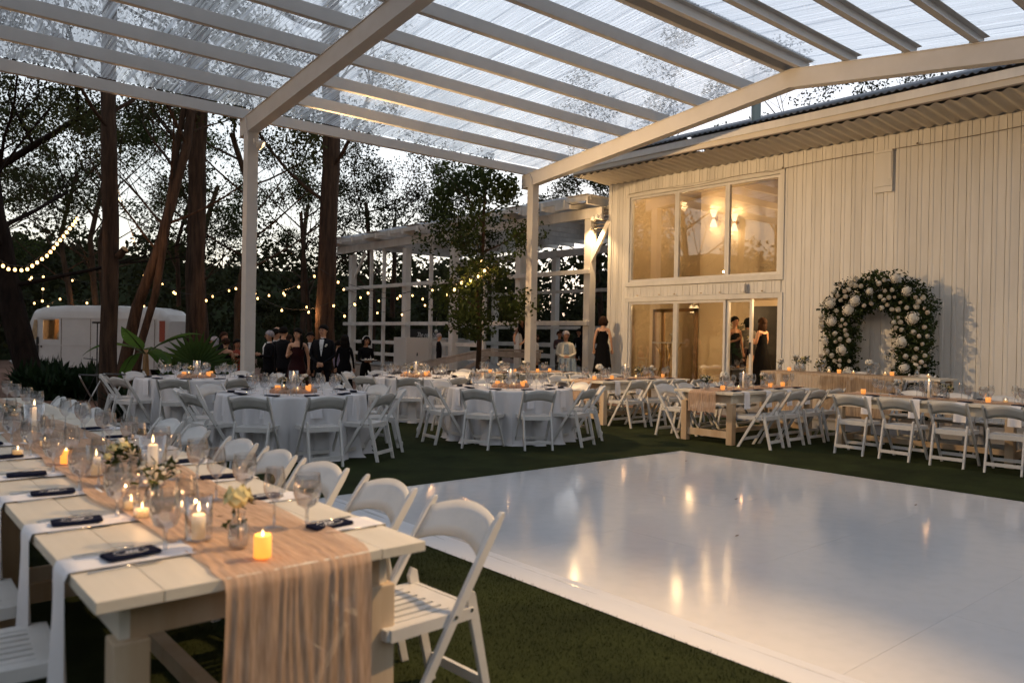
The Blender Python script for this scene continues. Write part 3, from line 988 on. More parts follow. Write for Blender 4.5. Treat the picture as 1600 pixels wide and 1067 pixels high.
# coiled cables and lamp under the corner
lampT = thing('clamp_lamp', 'small bright clamp lamps with coiled cable at the pergola corner', 'lamp', (PX - .3, 14.0, 4.55))
for i in range(3):
    mb = MB(); mb.lathe([(.015, .12), (.05, .08), (.075, 0)], 12, (i * .02, -.12 * i, .03 * (i % 2)), cap=False); mb.build('lamp_shade', M['resin'], lampT, smooth=True)
    mb = MB(); mb.ball((i * .02, -.12 * i, .03 * (i % 2) + .03), .03, 8, 6); mb.build('bulb', M['bulb'], lampT)
mb = MB()
pts = [(.35 + .16 * math.cos(t * .7) , .05 + .22 * math.sin(t * .7), -.22 + .01 * t) for t in range(0, 60)]
mb.tube(pts, .012, 5); mb.build('cable_coil', M['wirewarm'], lampT)
lamp('SPOT', (PX - .30, 14.05, 4.5), 90, AMBER, .05, aim=(PX - .1, 14.45, 0), spot=120, name='clamp_light')
lamp('POINT', (PX - .75, 14.0, 4.60), 7, AMBER, .05, name='clamp_light')

# ramp and landing with railings
rl = thing('ramp_railing', 'tan timber railing with crossed braces along the ramp and landing', 'railing', (0, 0, 0))
RX = 13.80
def rb(name, a, b, w, h, m='railwood'):
    mb = MB(); mb.beam(a, b, w, h); return mb.build(name, M[m], rl, bevel=.004)
rb('top_rail', (RX, 22.6, .36), (RX, 17.1, 1.17), .11, .05)
rb('face_board', (RX - .035, 22.6, .25), (RX - .035, 17.1, 1.06), .03, .15)
rb('top_rail', (RX, 17.1, 1.17), (RX, 14.95, 1.17), .11, .05)
rb('face_board', (RX - .035, 17.1, 1.05), (RX - .035, 14.95, 1.05), .03, .16)
for y0, z1 in ((22.5, .35), (20.2, .68), (17.1, 1.15), (15.0, 1.15)):
    rb('railing_post', (RX, y0, -.2), (RX, y0, z1), .11, .11)
rb('brace', (RX, 17.15, .95), (RX, 20.1, -.1), .04, .11); rb('brace', (RX + .05, 20.1, .5), (RX + .05, 17.2, .05), .04, .11)
rb('brace', (RX, 22.4, -.05), (RX, 20.3, .5), .04, .11)
rb('brace', (RX, 15.05, .95), (RX, 17.0, .2), .04, .12)
rb('bottom_rail', (RX + .02, 17.1, .28), (RX + .02, 15.0, .28), .05, .12)
mb = MB(); mb.add([(13.85, 22.8, -.26), (14.9, 22.8, -.26), (14.9, 17.1, .40), (13.85, 17.1, .40)], [(0, 1, 2, 3)]); mb.add([(13.84, 22.8, -.3), (13.84, 17.1, -.3), (13.84, 17.1, .40), (13.84, 22.8, -.26)], [(0, 1, 2, 3)])
mb.build('ramp_surface', M['resin'], rl, solid=.02)
mb = MB(); mb.box(13.84, 14.9, 15.21, 17.09, .30, .41); mb.build('landing', M['deck'], rl)
# ------------------------------------------------------------------ folding chair (faces +y)
def chair_proto(detailed):
    t = thing('folding_chair', 'white folding chair', 'chair', (0, 0, 0))
    def rail_pt(z): return Vector((0, .235 - .475 * z / .80 - .03 * (z / .8) ** 2, z))
    for s in (-1, 1):
        # long rail: front foot to rounded back top
        mb = MB()
        zs = [0, .2, .44, .62, .74, .785, .80]
        wd = [.040, .042, .044, .044, .042, .030, .012]
        vs = []; x0 = s * .218
        for z, w_ in zip(zs, wd):
            p = rail_pt(z)
            for dx, dy in ((-.011, -1), (.011, -1), (.011, 1), (-.011, 1)):
                vs.append((x0 + dx, p.y + dy * w_ * .5, z))
        fs = [(3, 2, 1, 0), tuple(range(len(zs) * 4 - 4, len(zs) * 4))]
        for i in range(len(zs) - 1):
            for k in range(4):
                k2 = (k + 1) % 4
                fs.append((i * 4 + k, i * 4 + k2, i * 4 + 4 + k2, i * 4 + 4 + k))
        mb.add(vs, fs)
        mb.build('leg', M['resin'], t, bevel=.003 if detailed else 0)
        # short rear leg
        mb = MB()
        mb.prism([(s * .190 - .011, -.262, 0), (s * .190 - .011, -.226, 0), (s * .190 - .011, -.108, .48), (s * .190 - .011, -.125, .515), (s * .190 - .011, -.150, .50)], (0, 0, 0), (.022, 0, 0))
        mb.build('leg', M['resin'], t, bevel=.003 if detailed else 0)
    # back panel: arched and curved
    mb = MB()
    def bp_(u, v):
        x = (u - .5) * .414
        a = 1 - (2 * u - 1) ** 2
        zt = .760 + .042 * a; zb = .628 + .040 * a
        z = zb + (zt - zb) * v
        y = rail_pt(z).y - .028 * a
        return (x, y, z)
    mb.grid(bp_, 12, 3)
    o = mb.build('backrest', M['resin'], t, smooth=True, solid=.012)
    # seat
    Z = .445
    mb = MB()
    mb.box(-.195, .195, -.135, -.055, Z - .012, Z); mb.box(-.195, .195, .20, .25, Z - .012, Z)
    mb.box(-.195, -.155, -.055, .20, Z - .012, Z); mb.box(.155, .195, -.055, .20, Z - .012, Z)
    if not detailed:
        for i in range(6):
            x = -.155 + (i + .5) * .31 / 6
            mb.box(x - .018, x + .018, -.055, .20, Z - .012, Z)
    seat = mb.build('seat', M['resin'], t)
    if detailed:
        mb = MB(); mb.box(-.017, .017, -.055, .20, -.006, .006); sm_ = mb.mesh('seat_slat', M['resin'])
        for i in range(6):
            inst('seat_slat', sm_, seat, (-.155 + (i + .5) * .31 / 6, 0, Z - .006))
    mb = MB()
    mb.box(-.195, .195, -.155, -.137, Z - .052, Z + .002); mb.box(-.199, .199, .25, .266, Z - .04, Z + .001)
    mb.box(-.207, -.196, -.137, .25, Z - .045, Z); mb.box(.196, .207, -.137, .25, Z - .045, Z)
    mb.build('seat_frame', M['resin'], t)
    mb = MB(); mb.box(-.179, .179, -.250, -.232, .085, .125); mb.build('stretcher', M['resin'], t)
    mb = MB(); mb.box(-.207, .207, .150, .166, .10, .14); mb.build('stretcher', M['resin'], t)
    mb = MB()
    for s in (-1, 1):
        mb.tube([(s * .208, -.03, .435), (s * .232, -.03, .435)], .008, 8); mb.tube([(s * .185, -.128, .435), (s * .208, -.128, .435)], .008, 8)
    mb.build('hinge_bolt', M['silver'], t)
    remember(t)
    return t


chair_near, chair_far = chair_proto(True), chair_proto(False)
used = {'n': False, 'f': False}
def place_chair(x, y, face, label, group, near=False, z=TZ, j=1):
    """face = angle of the +y axis the sitter looks along"""
    x += rnd.uniform(-.012, .012) * j; y += rnd.uniform(-.012, .012) * j
    rz = face - PI / 2 + rnd.uniform(-.08, .08) * j
    k = 'n' if near else 'f'
    src = chair_near if near else chair_far
    if not used[k]:
        used[k] = True
        src.location = (x, y, z); src.rotation_euler = (0, 0, rz); src['label'] = label; src['group'] = group
        return src
    return copy_tree(src, (x, y, z), rz, label, group)


# ------------------------------------------------------------------ table ware prototypes (shared meshes)
def me_lathe(name, prof, m, n=16, k=1.0):
    mb = MB(); mb.lathe([(r * k, z * k) for r, z in prof], n, cap=False); return mb.mesh(name, m, smooth=True)
gob = me_lathe('goblet_glass', [(.034, 0), (.034, .002), (.006, .006), (.0045, .05), (.008, .062), (.030, .075), (.041, .105), (.042, .130), (.037, .168)], M['glass'], k=1.24)
gobw = me_lathe('iced_water', [(.001, .066), (.028, .077), (.039, .105), (.040, .130), (.0385, .142), (.001, .142)], M['water'], k=1.24)
win = me_lathe('wine_glass_bowl', [(.034, 0), (.034, .002), (.005, .006), (.004, .085), (.020, .098), (.036, .125), (.0365, .150), (.029, .205)], M['glass'], k=1.12)
votg = me_lathe('votive_glass', [(.001, .001), (.030, .001), (.034, .06)], M['glass'])
votw = me_lathe('votive_wax', [(.001, .004), (.027, .004), (.028, .032), (.001, .032)], M['wax'])
amb = me_lathe('amber_votive_glass', [(.001, 0), (.030, 0), (.036, .04), (.034, .066), (.031, .066), (.030, .008), (.001, .008)], M['amber'], 12)
cyl = me_lathe('hurricane_glass', [(.001, .001), (.058, .001), (.060, .004), (.060, .24), (.058, .24)], M['glass'], 20)
cyls = me_lathe('hurricane_glass', [(.001, .001), (.045, .001), (.046, .004), (.046, .155), (.044, .155)], M['glass'], 20)
pil = me_lathe('pillar_candle', [(.001, .004), (.023, .004), (.023, .19), (.020, .195), (.001, .19)], M['ivorywax'], 14)
tap = me_lathe('taper_candle', [(.001, .004), (.016, .004), (.013, .215), (.001, .22)], M['ivorywax'], 12)
led = me_lathe('candle_body', [(.001, 0), (.028, 0), (.028, .068), (.025, .073), (.020, .063), (.001, .062)], M['lcd'], 16)
fl_me = me_lathe('flame', [(.0005, 0), (.0035, .006), (.0042, .010), (.0025, .018), (.0005, .026)], M['flame'], 8)
flL_me = me_lathe('flame', [(.0005, 0), (.0045, .007), (.0055, .013), (.003, .026), (.0005, .038)], M['flame'], 8)
wick = me_lathe('wick', [(.0012, 0), (.0012, .012), (.0005, .013)], M['wire'], 5)
vase_me = me_lathe('vase_glass', [(.001, .001), (.032, .002), (.036, .03), (.030, .075), (.019, .098), (.024, .115)], M['glass'], 14)
vasew_me = me_lathe('vase_water', [(.001, .006), (.030, .006), (.034, .03), (.029, .07), (.001, .07)], M['water'], 12)
def pouch_mesh(emb):
    mb = MB()
    out = []
    for (cx, cy) in ((.085, .043), (-.085, .043), (-.085, -.043), (.085, -.043)):
        for k in range(4):
            a = {(.085, .043): 0, (-.085, .043): PI / 2, (-.085, -.043): PI, (.085, -.043): 1.5 * PI}[(cx, cy)] + k * PI / 6
            sx = math.copysign(.012, cx); sy = math.copysign(.012, cy)
            out.append((cx - sx + .012 * math.cos(a), cy - sy + .012 * math.sin(a)))
    mb.prism([(x, y, 0) for x, y in out], (0, 0, 0), (0, 0, .008))
    mb.prism([(x * .97, y * .96, .008) for x, y in out], (0, 0, 0), (0, 0, .002))
    return mb.mesh('navy_sleeve', M['navy'])
pou = pouch_mesh(False)
def emblem_mesh():
    mb = MB()
    for ring, (a0, a1) in enumerate(((.35, PI - .35), (PI + .35, 2 * PI - .35))):
        pts = [(.052 * math.cos(a), .026 * math.sin(a)) for a in [a0 + (a1 - a0) * i / 10 for i in range(11)]]
        for i in range(10):
            (x0, y0), (x1, y1) = pts[i], pts[i + 1]
            mb.add([(x0, y0, 0), (x1, y1, 0), (x1 * 1.10, y1 * 1.16, 0), (x0 * 1.10, y0 * 1.16, 0)], [(0, 1, 2, 3)])
            if i % 2 == 0:
                mb.add([(x0, y0, 0), (x0 * 1.16 + .002, y0 * 1.2, 0), (x0 * 1.1 + .006, y0 * 1.05, 0)], [(0, 1, 2)])
    # a small script-like ligature of two initials
    def stroke(pts, w=.0026):
        for (x0, y0), (x1, y1) in zip(pts, pts[1:]):
            d = Vector((x1 - x0, y1 - y0)); L_ = d.length or 1; nx_, ny_ = -d.y / L_ * w, d.x / L_ * w
            mb.add([(x0 + nx_, y0 + ny_, 0), (x1 + nx_, y1 + ny_, 0), (x1 - nx_, y1 - ny_, 0), (x0 - nx_, y0 - ny_, 0)], [(0, 1, 2, 3)])
    stroke([(-.022, -.012), (-.016, .013), (-.010, .013), (-.006, .004), (-.014, 0), (-.004, -.012)])
    stroke([(-.002, -.011), (.004, .014), (.010, -.010), (.016, .012), (.020, .012)])
    stroke([(-.026, -.002), (-.010, .003), (.008, -.002), (.024, .004)], .001)
    return mb.mesh('printed_monogram', M['emblem'])
emb_me = emblem_mesh()


def napkin_mesh(length, drop, w=.145, seed=0):
    """runs along +y from the table inside to the edge at y=0, then hangs down; table surface at z=0"""
    mb = MB()
    tot = length + drop
    def fn(u, v):
        s = v * tot
        x = (u - .5) * w
        if s < length - .015:
            y, z = -length + s, .006 + .002 * math.sin(u * 9 + seed)
        else:
            q = s - length
            t = min(1, max(0, (q + .015) / .03))
            y = .004 + .012 * t + .02 * max(0, q) / .25 * math.sin(u * PI * 2.2 + seed) * .6
            z = .006 * (1 - t) - max(0, q)
            x *= 1 + .25 * max(0, q) / .3
        return (x, y, z)
    mb.grid(fn, 8, 26)
    return mb.mesh('linen_napkin', M['napkin'], smooth=True)
napA, napB, napC = napkin_mesh(.25, .28, .15, 1), napkin_mesh(.30, .24, .13, 2.2), napkin_mesh(.38, .42, .17, 3)


def cutlery(kind):
    mb = MB()
    mb.tube([(0, 0, .008), (0, .10, .010), (0, .14, .011)], [.003, .0022, .003], 6)
    if kind == 'fork':
        for k in range(-1, 2):
            mb.tube([(k * .004, .14, .011), (k * .006, .155, .012), (k * .006, .195, .010)], .0013, 5)
    else:
        mb.add([(-.008, .14, .010), (.008, .14, .010), (.008, .21, .010), (-.002, .22, .010), (-.008, .20, .010), (0, .17, .012)], [(0, 1, 5), (1, 2, 5), (2, 3, 5), (3, 4, 5), (4, 0, 5)])
    return mb.mesh(kind, M['silver'], smooth=True)
fork_me, knife_me = cutlery('fork'), cutlery('knife')


def simple(name, me, label, cat, loc, rz, group, z=None):
    o = inst(name, me, None, loc, rz)
    return tag(o, label, cat, group)


def goblet(x, y, z, label, group, water=True):
    t = simple('water_goblet', gob, label, 'glass', (x, y, z), rnd.random() * 6, group)
    if water:
        inst('water', gobw, t)
    return t


def wineglass(x, y, z, label, group):
    return simple('wine_glass', win, label, 'glass', (x, y, z), 0, group)


def setting(x, y, ang, z, who, table, grp, near=False, nap=None, monogram=False, glasses=True):
    """x,y at the table edge in front of the seat; ang points outward, towards the sitter"""
    o = Vector((math.cos(ang), math.sin(ang), 0)); s = Vector((-math.sin(ang), math.cos(ang), 0))
    p = Vector((x, y, 0)) + s * rnd.uniform(-.02, .02)
    simple('napkin', nap or napB, 'white napkin ' + who + ', ' + table, 'napkin', (p.x, p.y, z), ang - PI / 2, grp + ' napkins')
    q = p - o * rnd.uniform(.15, .2)
    n_ = simple('navy_sleeve', pou, 'flat navy sleeve ' + who + ', ' + table, 'sleeve', (q.x, q.y, z + .011), ang - PI / 2 + PI / 2 * 0 + rnd.uniform(-.15, .15) + (PI / 2 if near else 0), grp + ' navy sleeves')
    if monogram:
        inst('printed_monogram', emb_me, n_, (0, 0, .0107), 0)
    if not glasses: return
    g_ = p - o * rnd.uniform(.40, .44) + s * .12
    goblet(g_.x, g_.y, z, 'iced water goblet ' + who + ', ' + table, grp + ' water goblets')
    g_ = p - o * rnd.uniform(.36, .42) + s * .215
    wineglass(g_.x, g_.y, z, 'empty wine glass ' + who + ', ' + table, grp + ' wine glasses')


# flowers
def bouquet(par, h0, h1, spread, n, cols, seed, leaves=26, name='blossom', rr=.022):
    r = random.Random(seed)
    mb = MB()
    tips = []
    for i in range(n):
        a = r.uniform(0, 6.28); d = spread * math.sqrt(r.random())
        tip = Vector((d * math.cos(a), d * math.sin(a), r.uniform(h0, h1) - d * .25))
        mb.tube([(0, 0, .02), (tip.x * .25, tip.y * .25, .1), tip], .0022, 5)
        tips.append(tip)
    mb.build('stems', M['stem'], par)
    mb = MB()
    for i in range(leaves):
        tip = tips[r.randrange(n)]
        c = tip + Vector((r.uniform(-1, 1), r.uniform(-1, 1), r.uniform(-1.6, .3))) * rr * 1.4
        d = Vector((r.uniform(-1, 1), r.uniform(-1, 1), r.uniform(-.4, .9))).normalized() * r.uniform(.025, .05)
        s_ = d.cross(Vector((r.random(), r.random(), 1))).normalized() * .010
        mb.add([c, c + d * .5 + s_, c + d, c + d * .5 - s_], [(0, 1, 2, 3)])
    mb.build('leaves', M['leafC'], par)
    for i, tip in enumerate(tips):
        mb = MB(); c = M[cols[i % len(cols)]]
        R_ = rr * r.uniform(.8, 1.25)
        mb.ball(tip, R_ * .7, 8, 6, (1, 1, .9))
        for k in range(9):
            a = k * 2.4; el = .2 + .5 * (k % 3) / 2
            d = Vector((math.cos(a) * math.cos(el), math.sin(a) * math.cos(el), math.sin(el) * .8))
            u = d.cross(Vector((0, 0, 1))).normalized() * R_ * .62
            v_ = d.cross(u).normalized() * R_ * .62
            c0 = tip + d * R_ * .75
            mb.add([c0 - u, c0 - v_ + d * R_ * .15, c0 + u, c0 + v_ + d * R_ * .15], [(0, 1, 2, 3)])
        mb.build(name, c, par, smooth=True)


VASES = {}
def vase_proto(kind):
    t = thing('flower_vase', 'x', 'vase', (0, 0, -50))
    inst('glass_vase', vase_me, t); inst('vase_water', vasew_me, t)
    if kind == 0: bouquet(t, .13, .19, .06, 6, ['petaly', 'petaly', 'petal'], 3, 60, rr=.024)
    if kind == 1: bouquet(t, .13, .2, .085, 22, ['petal'], 5, 40, name='baby_breath', rr=.010)
    if kind == 2: bouquet(t, .16, .17, .012, 1, ['petaly'], 8, 14, rr=.042)
    if kind == 3: bouquet(t, .14, .21, .06, 5, ['petal', 'petalb'], 9, 34, rr=.026)
    if kind == 4: bouquet(t, .17, .19, .01, 1, ['petal'], 10, 10, rr=.055)
    remember(t)
    VASES[kind] = [t, False]
for k in range(5): vase_proto(k)
def vase(kind, x, y, z, label, group, s=1.0):
    t, u_ = VASES[kind]
    if not u_:
        VASES[kind][1] = True
        t.location = (x, y, z); t['label'] = label; t['group'] = group; t.scale = (s,) * 3
        return t
    return copy_tree(t, (x, y, z), rnd.random() * 6, label, group, scale=s)


CANDLE_L = []
def hurricane(x, y, z, label, group, small=False, light=0.0, taper=False):
    t = thing('hurricane_candle', label, 'candle', (x, y, z), 0, group)
    inst('glass_cylinder', cyls if small else cyl, t)
    cb = inst('candle', (tap if taper else pil), t)
    if small: cb.scale = (1, 1, .45)
    h = (.194 if not taper else .22) * (.45 if small else 1)
    inst('wick', wick, cb, (0, 0, (.19 if not taper else .218)))
    inst('flame', flL_me, t, (0, 0, h + .008))
    if light: lamp('POINT', (x, y, z + h + .04), light, WARM, .012, name='candle_light')
    return t


def votive(x, y, z, label, group, kind='amber', light=0.0):
    t = thing('votive_candle', label, 'candle', (x, y, z), 0, group)
    if kind == 'amber':
        inst('amber_holder', amb, t); inst('flame', fl_me, t, (0, 0, .03))
    elif kind == 'led':
        inst('candle_body', led, t); inst('flame', fl_me, t, (0, 0, .062))
    else:
        inst('clear_holder', votg, t); w_ = inst('wax', votw, t); inst('flame', fl_me, t, (0, 0, .033))
    if light: lamp('POINT', (x, y, z + .09), light, WARM, .012, name='candle_light')
    return t


# ------------------------------------------------------------------ farm tables (length along local x, from 0)
def farm_table(label, x, y, rz, length=2.44, w=1.06, grp='farm tables', seed=0):
    t = thing('farm_table', label, 'table', (x, y, TZ), rz, grp)
    n = 6
    pwid = w / n
    mb = MB(); mb.box(0, length - .0, 0, pwid - .0025, 0, .035)
    ext = mb.mesh('plank', M['farmx'])
    for i in range(n):
        o = inst('plank', ext, t, (0, -w / 2 + i * pwid + .0025, .725 + rnd.uniform(0, .0015)))
        md = o.modifiers.new("bevel", 'BEVEL'); md.width = .0018; md.segments = 2
    for ey in (-w / 2 + .09, w / 2 - .12):
        mb = MB(); mb.box(.12, length - .12, ey, ey + .03, .60, .724)
        mb.build('apron', M['farmx'], t)
    for ex in (.12, length - .15):
        mb = MB(); mb.box(ex, ex + .03, -w / 2 + .12, w / 2 - .12, .60, .724)
        mb.build('end_apron', M['legwood'], t)
    for lx in (.14, length - .14):
        for ly in (-w / 2 + .12, w / 2 - .12):
            mb = MB(); mb.box(lx - .05, lx + .05, ly - .05, ly + .05, 0, .600)
            mb.build('leg', M['legwood'], t, bevel=.005)
        mb = MB(); mb.box(lx - .02, lx + .02, -w / 2 + .17, w / 2 - .17, .09, .19); mb.build('stretcher', M['legwood'], t)
    mb = MB(); mb.box(.16, length - .16, -.03, .03, .10, .17); mb.build('centre_beam', M['legwood'], t)
    return t


def runner(label, x, y, rz, y0, y1, length, front_drop, seed, mate='gauze', back_drop=0, grp='peach gauze runners', z=TZ + .761):
    """gauze runner lying along local x between local y0..y1 with a hanging end at x=0"""
    mb = MB()
    tot = front_drop + length + back_drop
    nu, nv = 80, int(tot / .03)
    def fn(u, v):
        s = v * tot - front_drop
        c = (y0 + y1) / 2 + .05 * (noise1(max(s, 0) * 2.1, seed) - .5) * (1 if s > .1 else .3)
        wd = (y1 - y0) * (1 + .25 * (noise1(max(s, 0) * 1.7, seed + 3) - .5))
        if s < 0: wd = (y1 - y0) * (1 + .05 * (-s))
        yy = c + (u - .5) * wd + .012 * (noise1(s * 6 + u * 3, seed + 5) - .5)
        ph = 6.28 * (u * 11 + 2.6 * noise1(s * 1.9, seed + 1) + 2.2 * noise2(u * 6, s * 1.5, seed + 2))
        amp = .0030 * (.1 + 1.2 * noise2(u * 7, s * 2.2, seed + 7)) * (1 if s > .06 else .6)
        edge = .020 * (max(0, abs(2 * u - 1) - .72) / .28) * noise2(u * 3, s * 4, seed + 8) if s > .04 else 0
        rel = amp * (1 + math.sin(ph)) + edge + .003
        if s > 0 and s < length:
            return (s, yy, rel)
        if s <= 0:
            q = -s
            t = min(1, q / .02)
            return (-.006 - .010 * t - rel * t * 1.6 - .02 * q * noise1(u * 4, seed), yy, rel * (1 - t) - q)
        q = s - length
        return (length + .008 + rel, yy, -q)
    mb.grid(fn, nu, nv)
    o = mb.build('table_runner', M[mate], None, smooth=True)
    o.location = (x, y, z); o.rotation_euler = (0, 0, rz)
    return tag(o, label, 'table runner', grp)


# ---- near tables, length runs along +Y: local x -> world Y means rz = 90 deg, local y -> world -X
NTX = 1.07
farm_table('cream farmhouse table in the foreground, its end nearest the camera', NTX, 2.34, PI / 2, 2.46, 1.08)
farm_table('cream farmhouse table standing end to end behind the foreground table', NTX, 4.82, PI / 2, 2.46, 1.08)
farm_table('cream farmhouse table, third and farthest in the left row', NTX - .05, 7.32, PI / 2, 2.46, 1.08)
runner('peach gauze runner falling to the grass over the end of the foreground table', NTX, 2.34, PI / 2, -.30, .20, 2.46, .70, 11)
runner('peach gauze runner on the second table of the left row', NTX, 4.82, PI / 2, -.27, .22, 2.46, 0, 12)
runner('peach gauze runner on the third table of the left row', NTX - .05, 7.32, PI / 2, -.27, .22, 2.46, .0, 13)
ZT = TZ + .762
# chairs right side of the left row
ordn = ['first', 'second', 'third', 'fourth', 'fifth', 'sixth', 'seventh', 'eighth', 'ninth', 'tenth', 'eleventh', 'twelfth']
cyr = [2.60, 3.25, 3.86, 4.46, 5.03, 5.88, 6.48, 7.75, 8.25, 8.70, 9.15]
for i, y in enumerate(cyr):
    place_chair(1.74 - (.0 if y < 7 else .28), y, PI, 'white folding chair, %s from the camera, dance floor side of the left row' % ordn[i], 'chairs along the left table row', near=i < 3)
cyl_ = [3.02, 3.66, 4.28, 4.90, 5.52, 6.14]
for i, y in enumerate(cyl_):
    place_chair(.29, y + .04, 0, 'white folding chair, %s from the camera, outer side of the left row' % ordn[i], 'chairs along the left table row', near=i < 2)
tables_near = ((2.34, 'foreground table'), (4.82, 'second table of the left row'), (7.32, 'third table of the left row'))
def ns(i, y, side, tb, near):
    x = NTX + (.54 if side > 0 else -.54)
    setting(x, y, 0 if side > 0 else PI, ZT, 'at %s %s place' % (ordn[i], 'dance floor side' if side > 0 else 'outer'), 'the ' + tb, tb, near=True, nap=napC if side < 0 else napA, monogram=near, glasses=False)
G_near = 'glasses on the left table row'
lefty = [2.72, 3.32, 3.96, 4.55, 5.2, 5.85, 6.5]
righty = [2.72, 3.33, 3.93, 4.52, 5.15, 5.8, 6.4]
for i, y in enumerate(lefty):
    tb = 'foreground table' if y < 4.8 else 'second table of the left row'
    ns(i, y, -1, tb, i < 3)
    gx = NTX - .24
    if True:
        goblet(gx + .0, y + .02, ZT, 'goblet of iced water at the %s outer place of the left table row' % ordn[i], G_near)
        wineglass(gx + .10, y + .12, ZT, 'empty wine glass at the %s outer place of the left table row' % ordn[i], G_near)
        simple('fork', fork_me, 'silver fork at the %s outer place of the left table row' % ordn[i], 'fork', (NTX - .50, y + .115, ZT - .004), -PI / 2 + .12, 'silver forks')
        simple('fork', fork_me, 'silver salad fork beside the fork at the %s outer place of the left row' % ordn[i], 'fork', (NTX - .50, y + .085, ZT - .004), -PI / 2 + .04, 'silver forks')
        simple('knife', knife_me, 'silver knife at the %s outer place of the left table row' % ordn[i], 'knife', (NTX - .50, y - .10, ZT - .004), -PI / 2 + .05, 'silver knives')
for i, y in enumerate(righty):
    tb = 'foreground table' if y < 4.8 else 'second table of the left row'
    ns(i, y, 1, tb, i < 2)
    gx = NTX + .22
    goblet(gx + .06, y + .04, ZT, 'goblet of iced water at the %s dance floor side place of the left row' % ordn[i], G_near)
    wineglass(gx - .03, y + .13, ZT, 'empty wine glass at the %s dance floor side place of the left row' % ordn[i], G_near)
    simple('knife', knife_me, 'silver knife at the %s dance floor side place of the left row' % ordn[i], 'knife', (NTX + .50, y - .10, ZT - .004), PI / 2 - .08, 'silver knives')
    simple('fork', fork_me, 'silver fork at the %s dance floor side place of the left row' % ordn[i], 'fork', (NTX + .50, y + .10, ZT - .004), PI / 2 + .05, 'silver forks')
def px(x, y, z=ZT):
    """helper used only to keep the measured layout readable: ground point under a measured photo pixel"""
    d = fwv * 1223.86 + r2 * (x - 800) - u2 * (y - 533.5)
    t = (z - 1.52) / d.z
    return (d * t).x, (d * t).y
gC = 'candles on the left table row'
x, y = px(410, 875); votive(x, y, ZT + .012, 'glowing amber battery candle on the runner near the end of the foreground table', gC, 'led', .12)
x, y = px(372, 858); vase(2, x, y, ZT + .012, 'small vase with one large yellow rose on the foreground table', 'small flower vases', 1.0)
x, y = px(310, 846); hurricane(x, y, ZT + .01, 'short glass cylinder with a lit candle left of the single rose', gC, small=True, light=.18)
x, y = px(240, 800); vase(1, x, y, ZT + .012, 'vase of cream baby\'s breath beside a lit candle on the foreground table', 'small flower vases', 1.1)
x, y = px(222, 812); votive(x, y, ZT + .012, 'clear votive with a bright flame in front of the baby\'s breath', gC, 'clear', .2)
x, y = px(205, 800); votive(x, y, ZT + .012, 'second clear votive next to the bright one on the foreground table', gC, 'clear')
x, y = px(238, 762); hurricane(x, y, ZT + .01, 'tall glass cylinder with a lit pillar candle on the foreground table', gC, light=.25)
x, y = px(181, 762); vase(0, x, y, ZT + .012, 'vase of yellow and white roses in the middle of the left table', 'small flower vases', 1.15)
x, y = px(150, 745); hurricane(x, y, ZT + .01, 'short glass cylinder with an amber candle behind the rose vase', gC, small=True, light=.15)
x, y = px(103, 727); votive(x, y, ZT + .012, 'glowing amber battery candle, the farther one on the left table', gC, 'led', .12)
x, y = px(53, 690); hurricane(x, y, ZT + .01, 'slim lit taper in a glass cylinder toward the left edge of the picture', gC, taper=True, light=.2)
x, y = px(12, 672); vase(1, x, y, ZT + .012, 'vase of dusty baby\'s breath at the left edge of the picture', 'small flower vases', 1.0)
x, y = px(42, 676); vase(3, x, y, ZT + .012, 'small vase of cream roses beside the slim taper', 'small flower vases', 1.0)
x, y = px(70, 700); votive(x, y, ZT + .012, 'small clear votive near the slim taper', gC, 'clear')
x, y = px(28, 715); votive(x, y, ZT + .012, 'small clear votive toward the left picture edge', gC, 'clear')
for k, y in enumerate((7.6, 8.1, 8.7, 9.2)):
    votive(NTX + .02, y, ZT + .012, 'small votive %s from the near end of the third table of the left row' % ordn[k], gC, 'clear')
    goblet(NTX + .2, y + .1, ZT, 'goblet %s from the near end of the third table of the left row' % ordn[k], G_near)

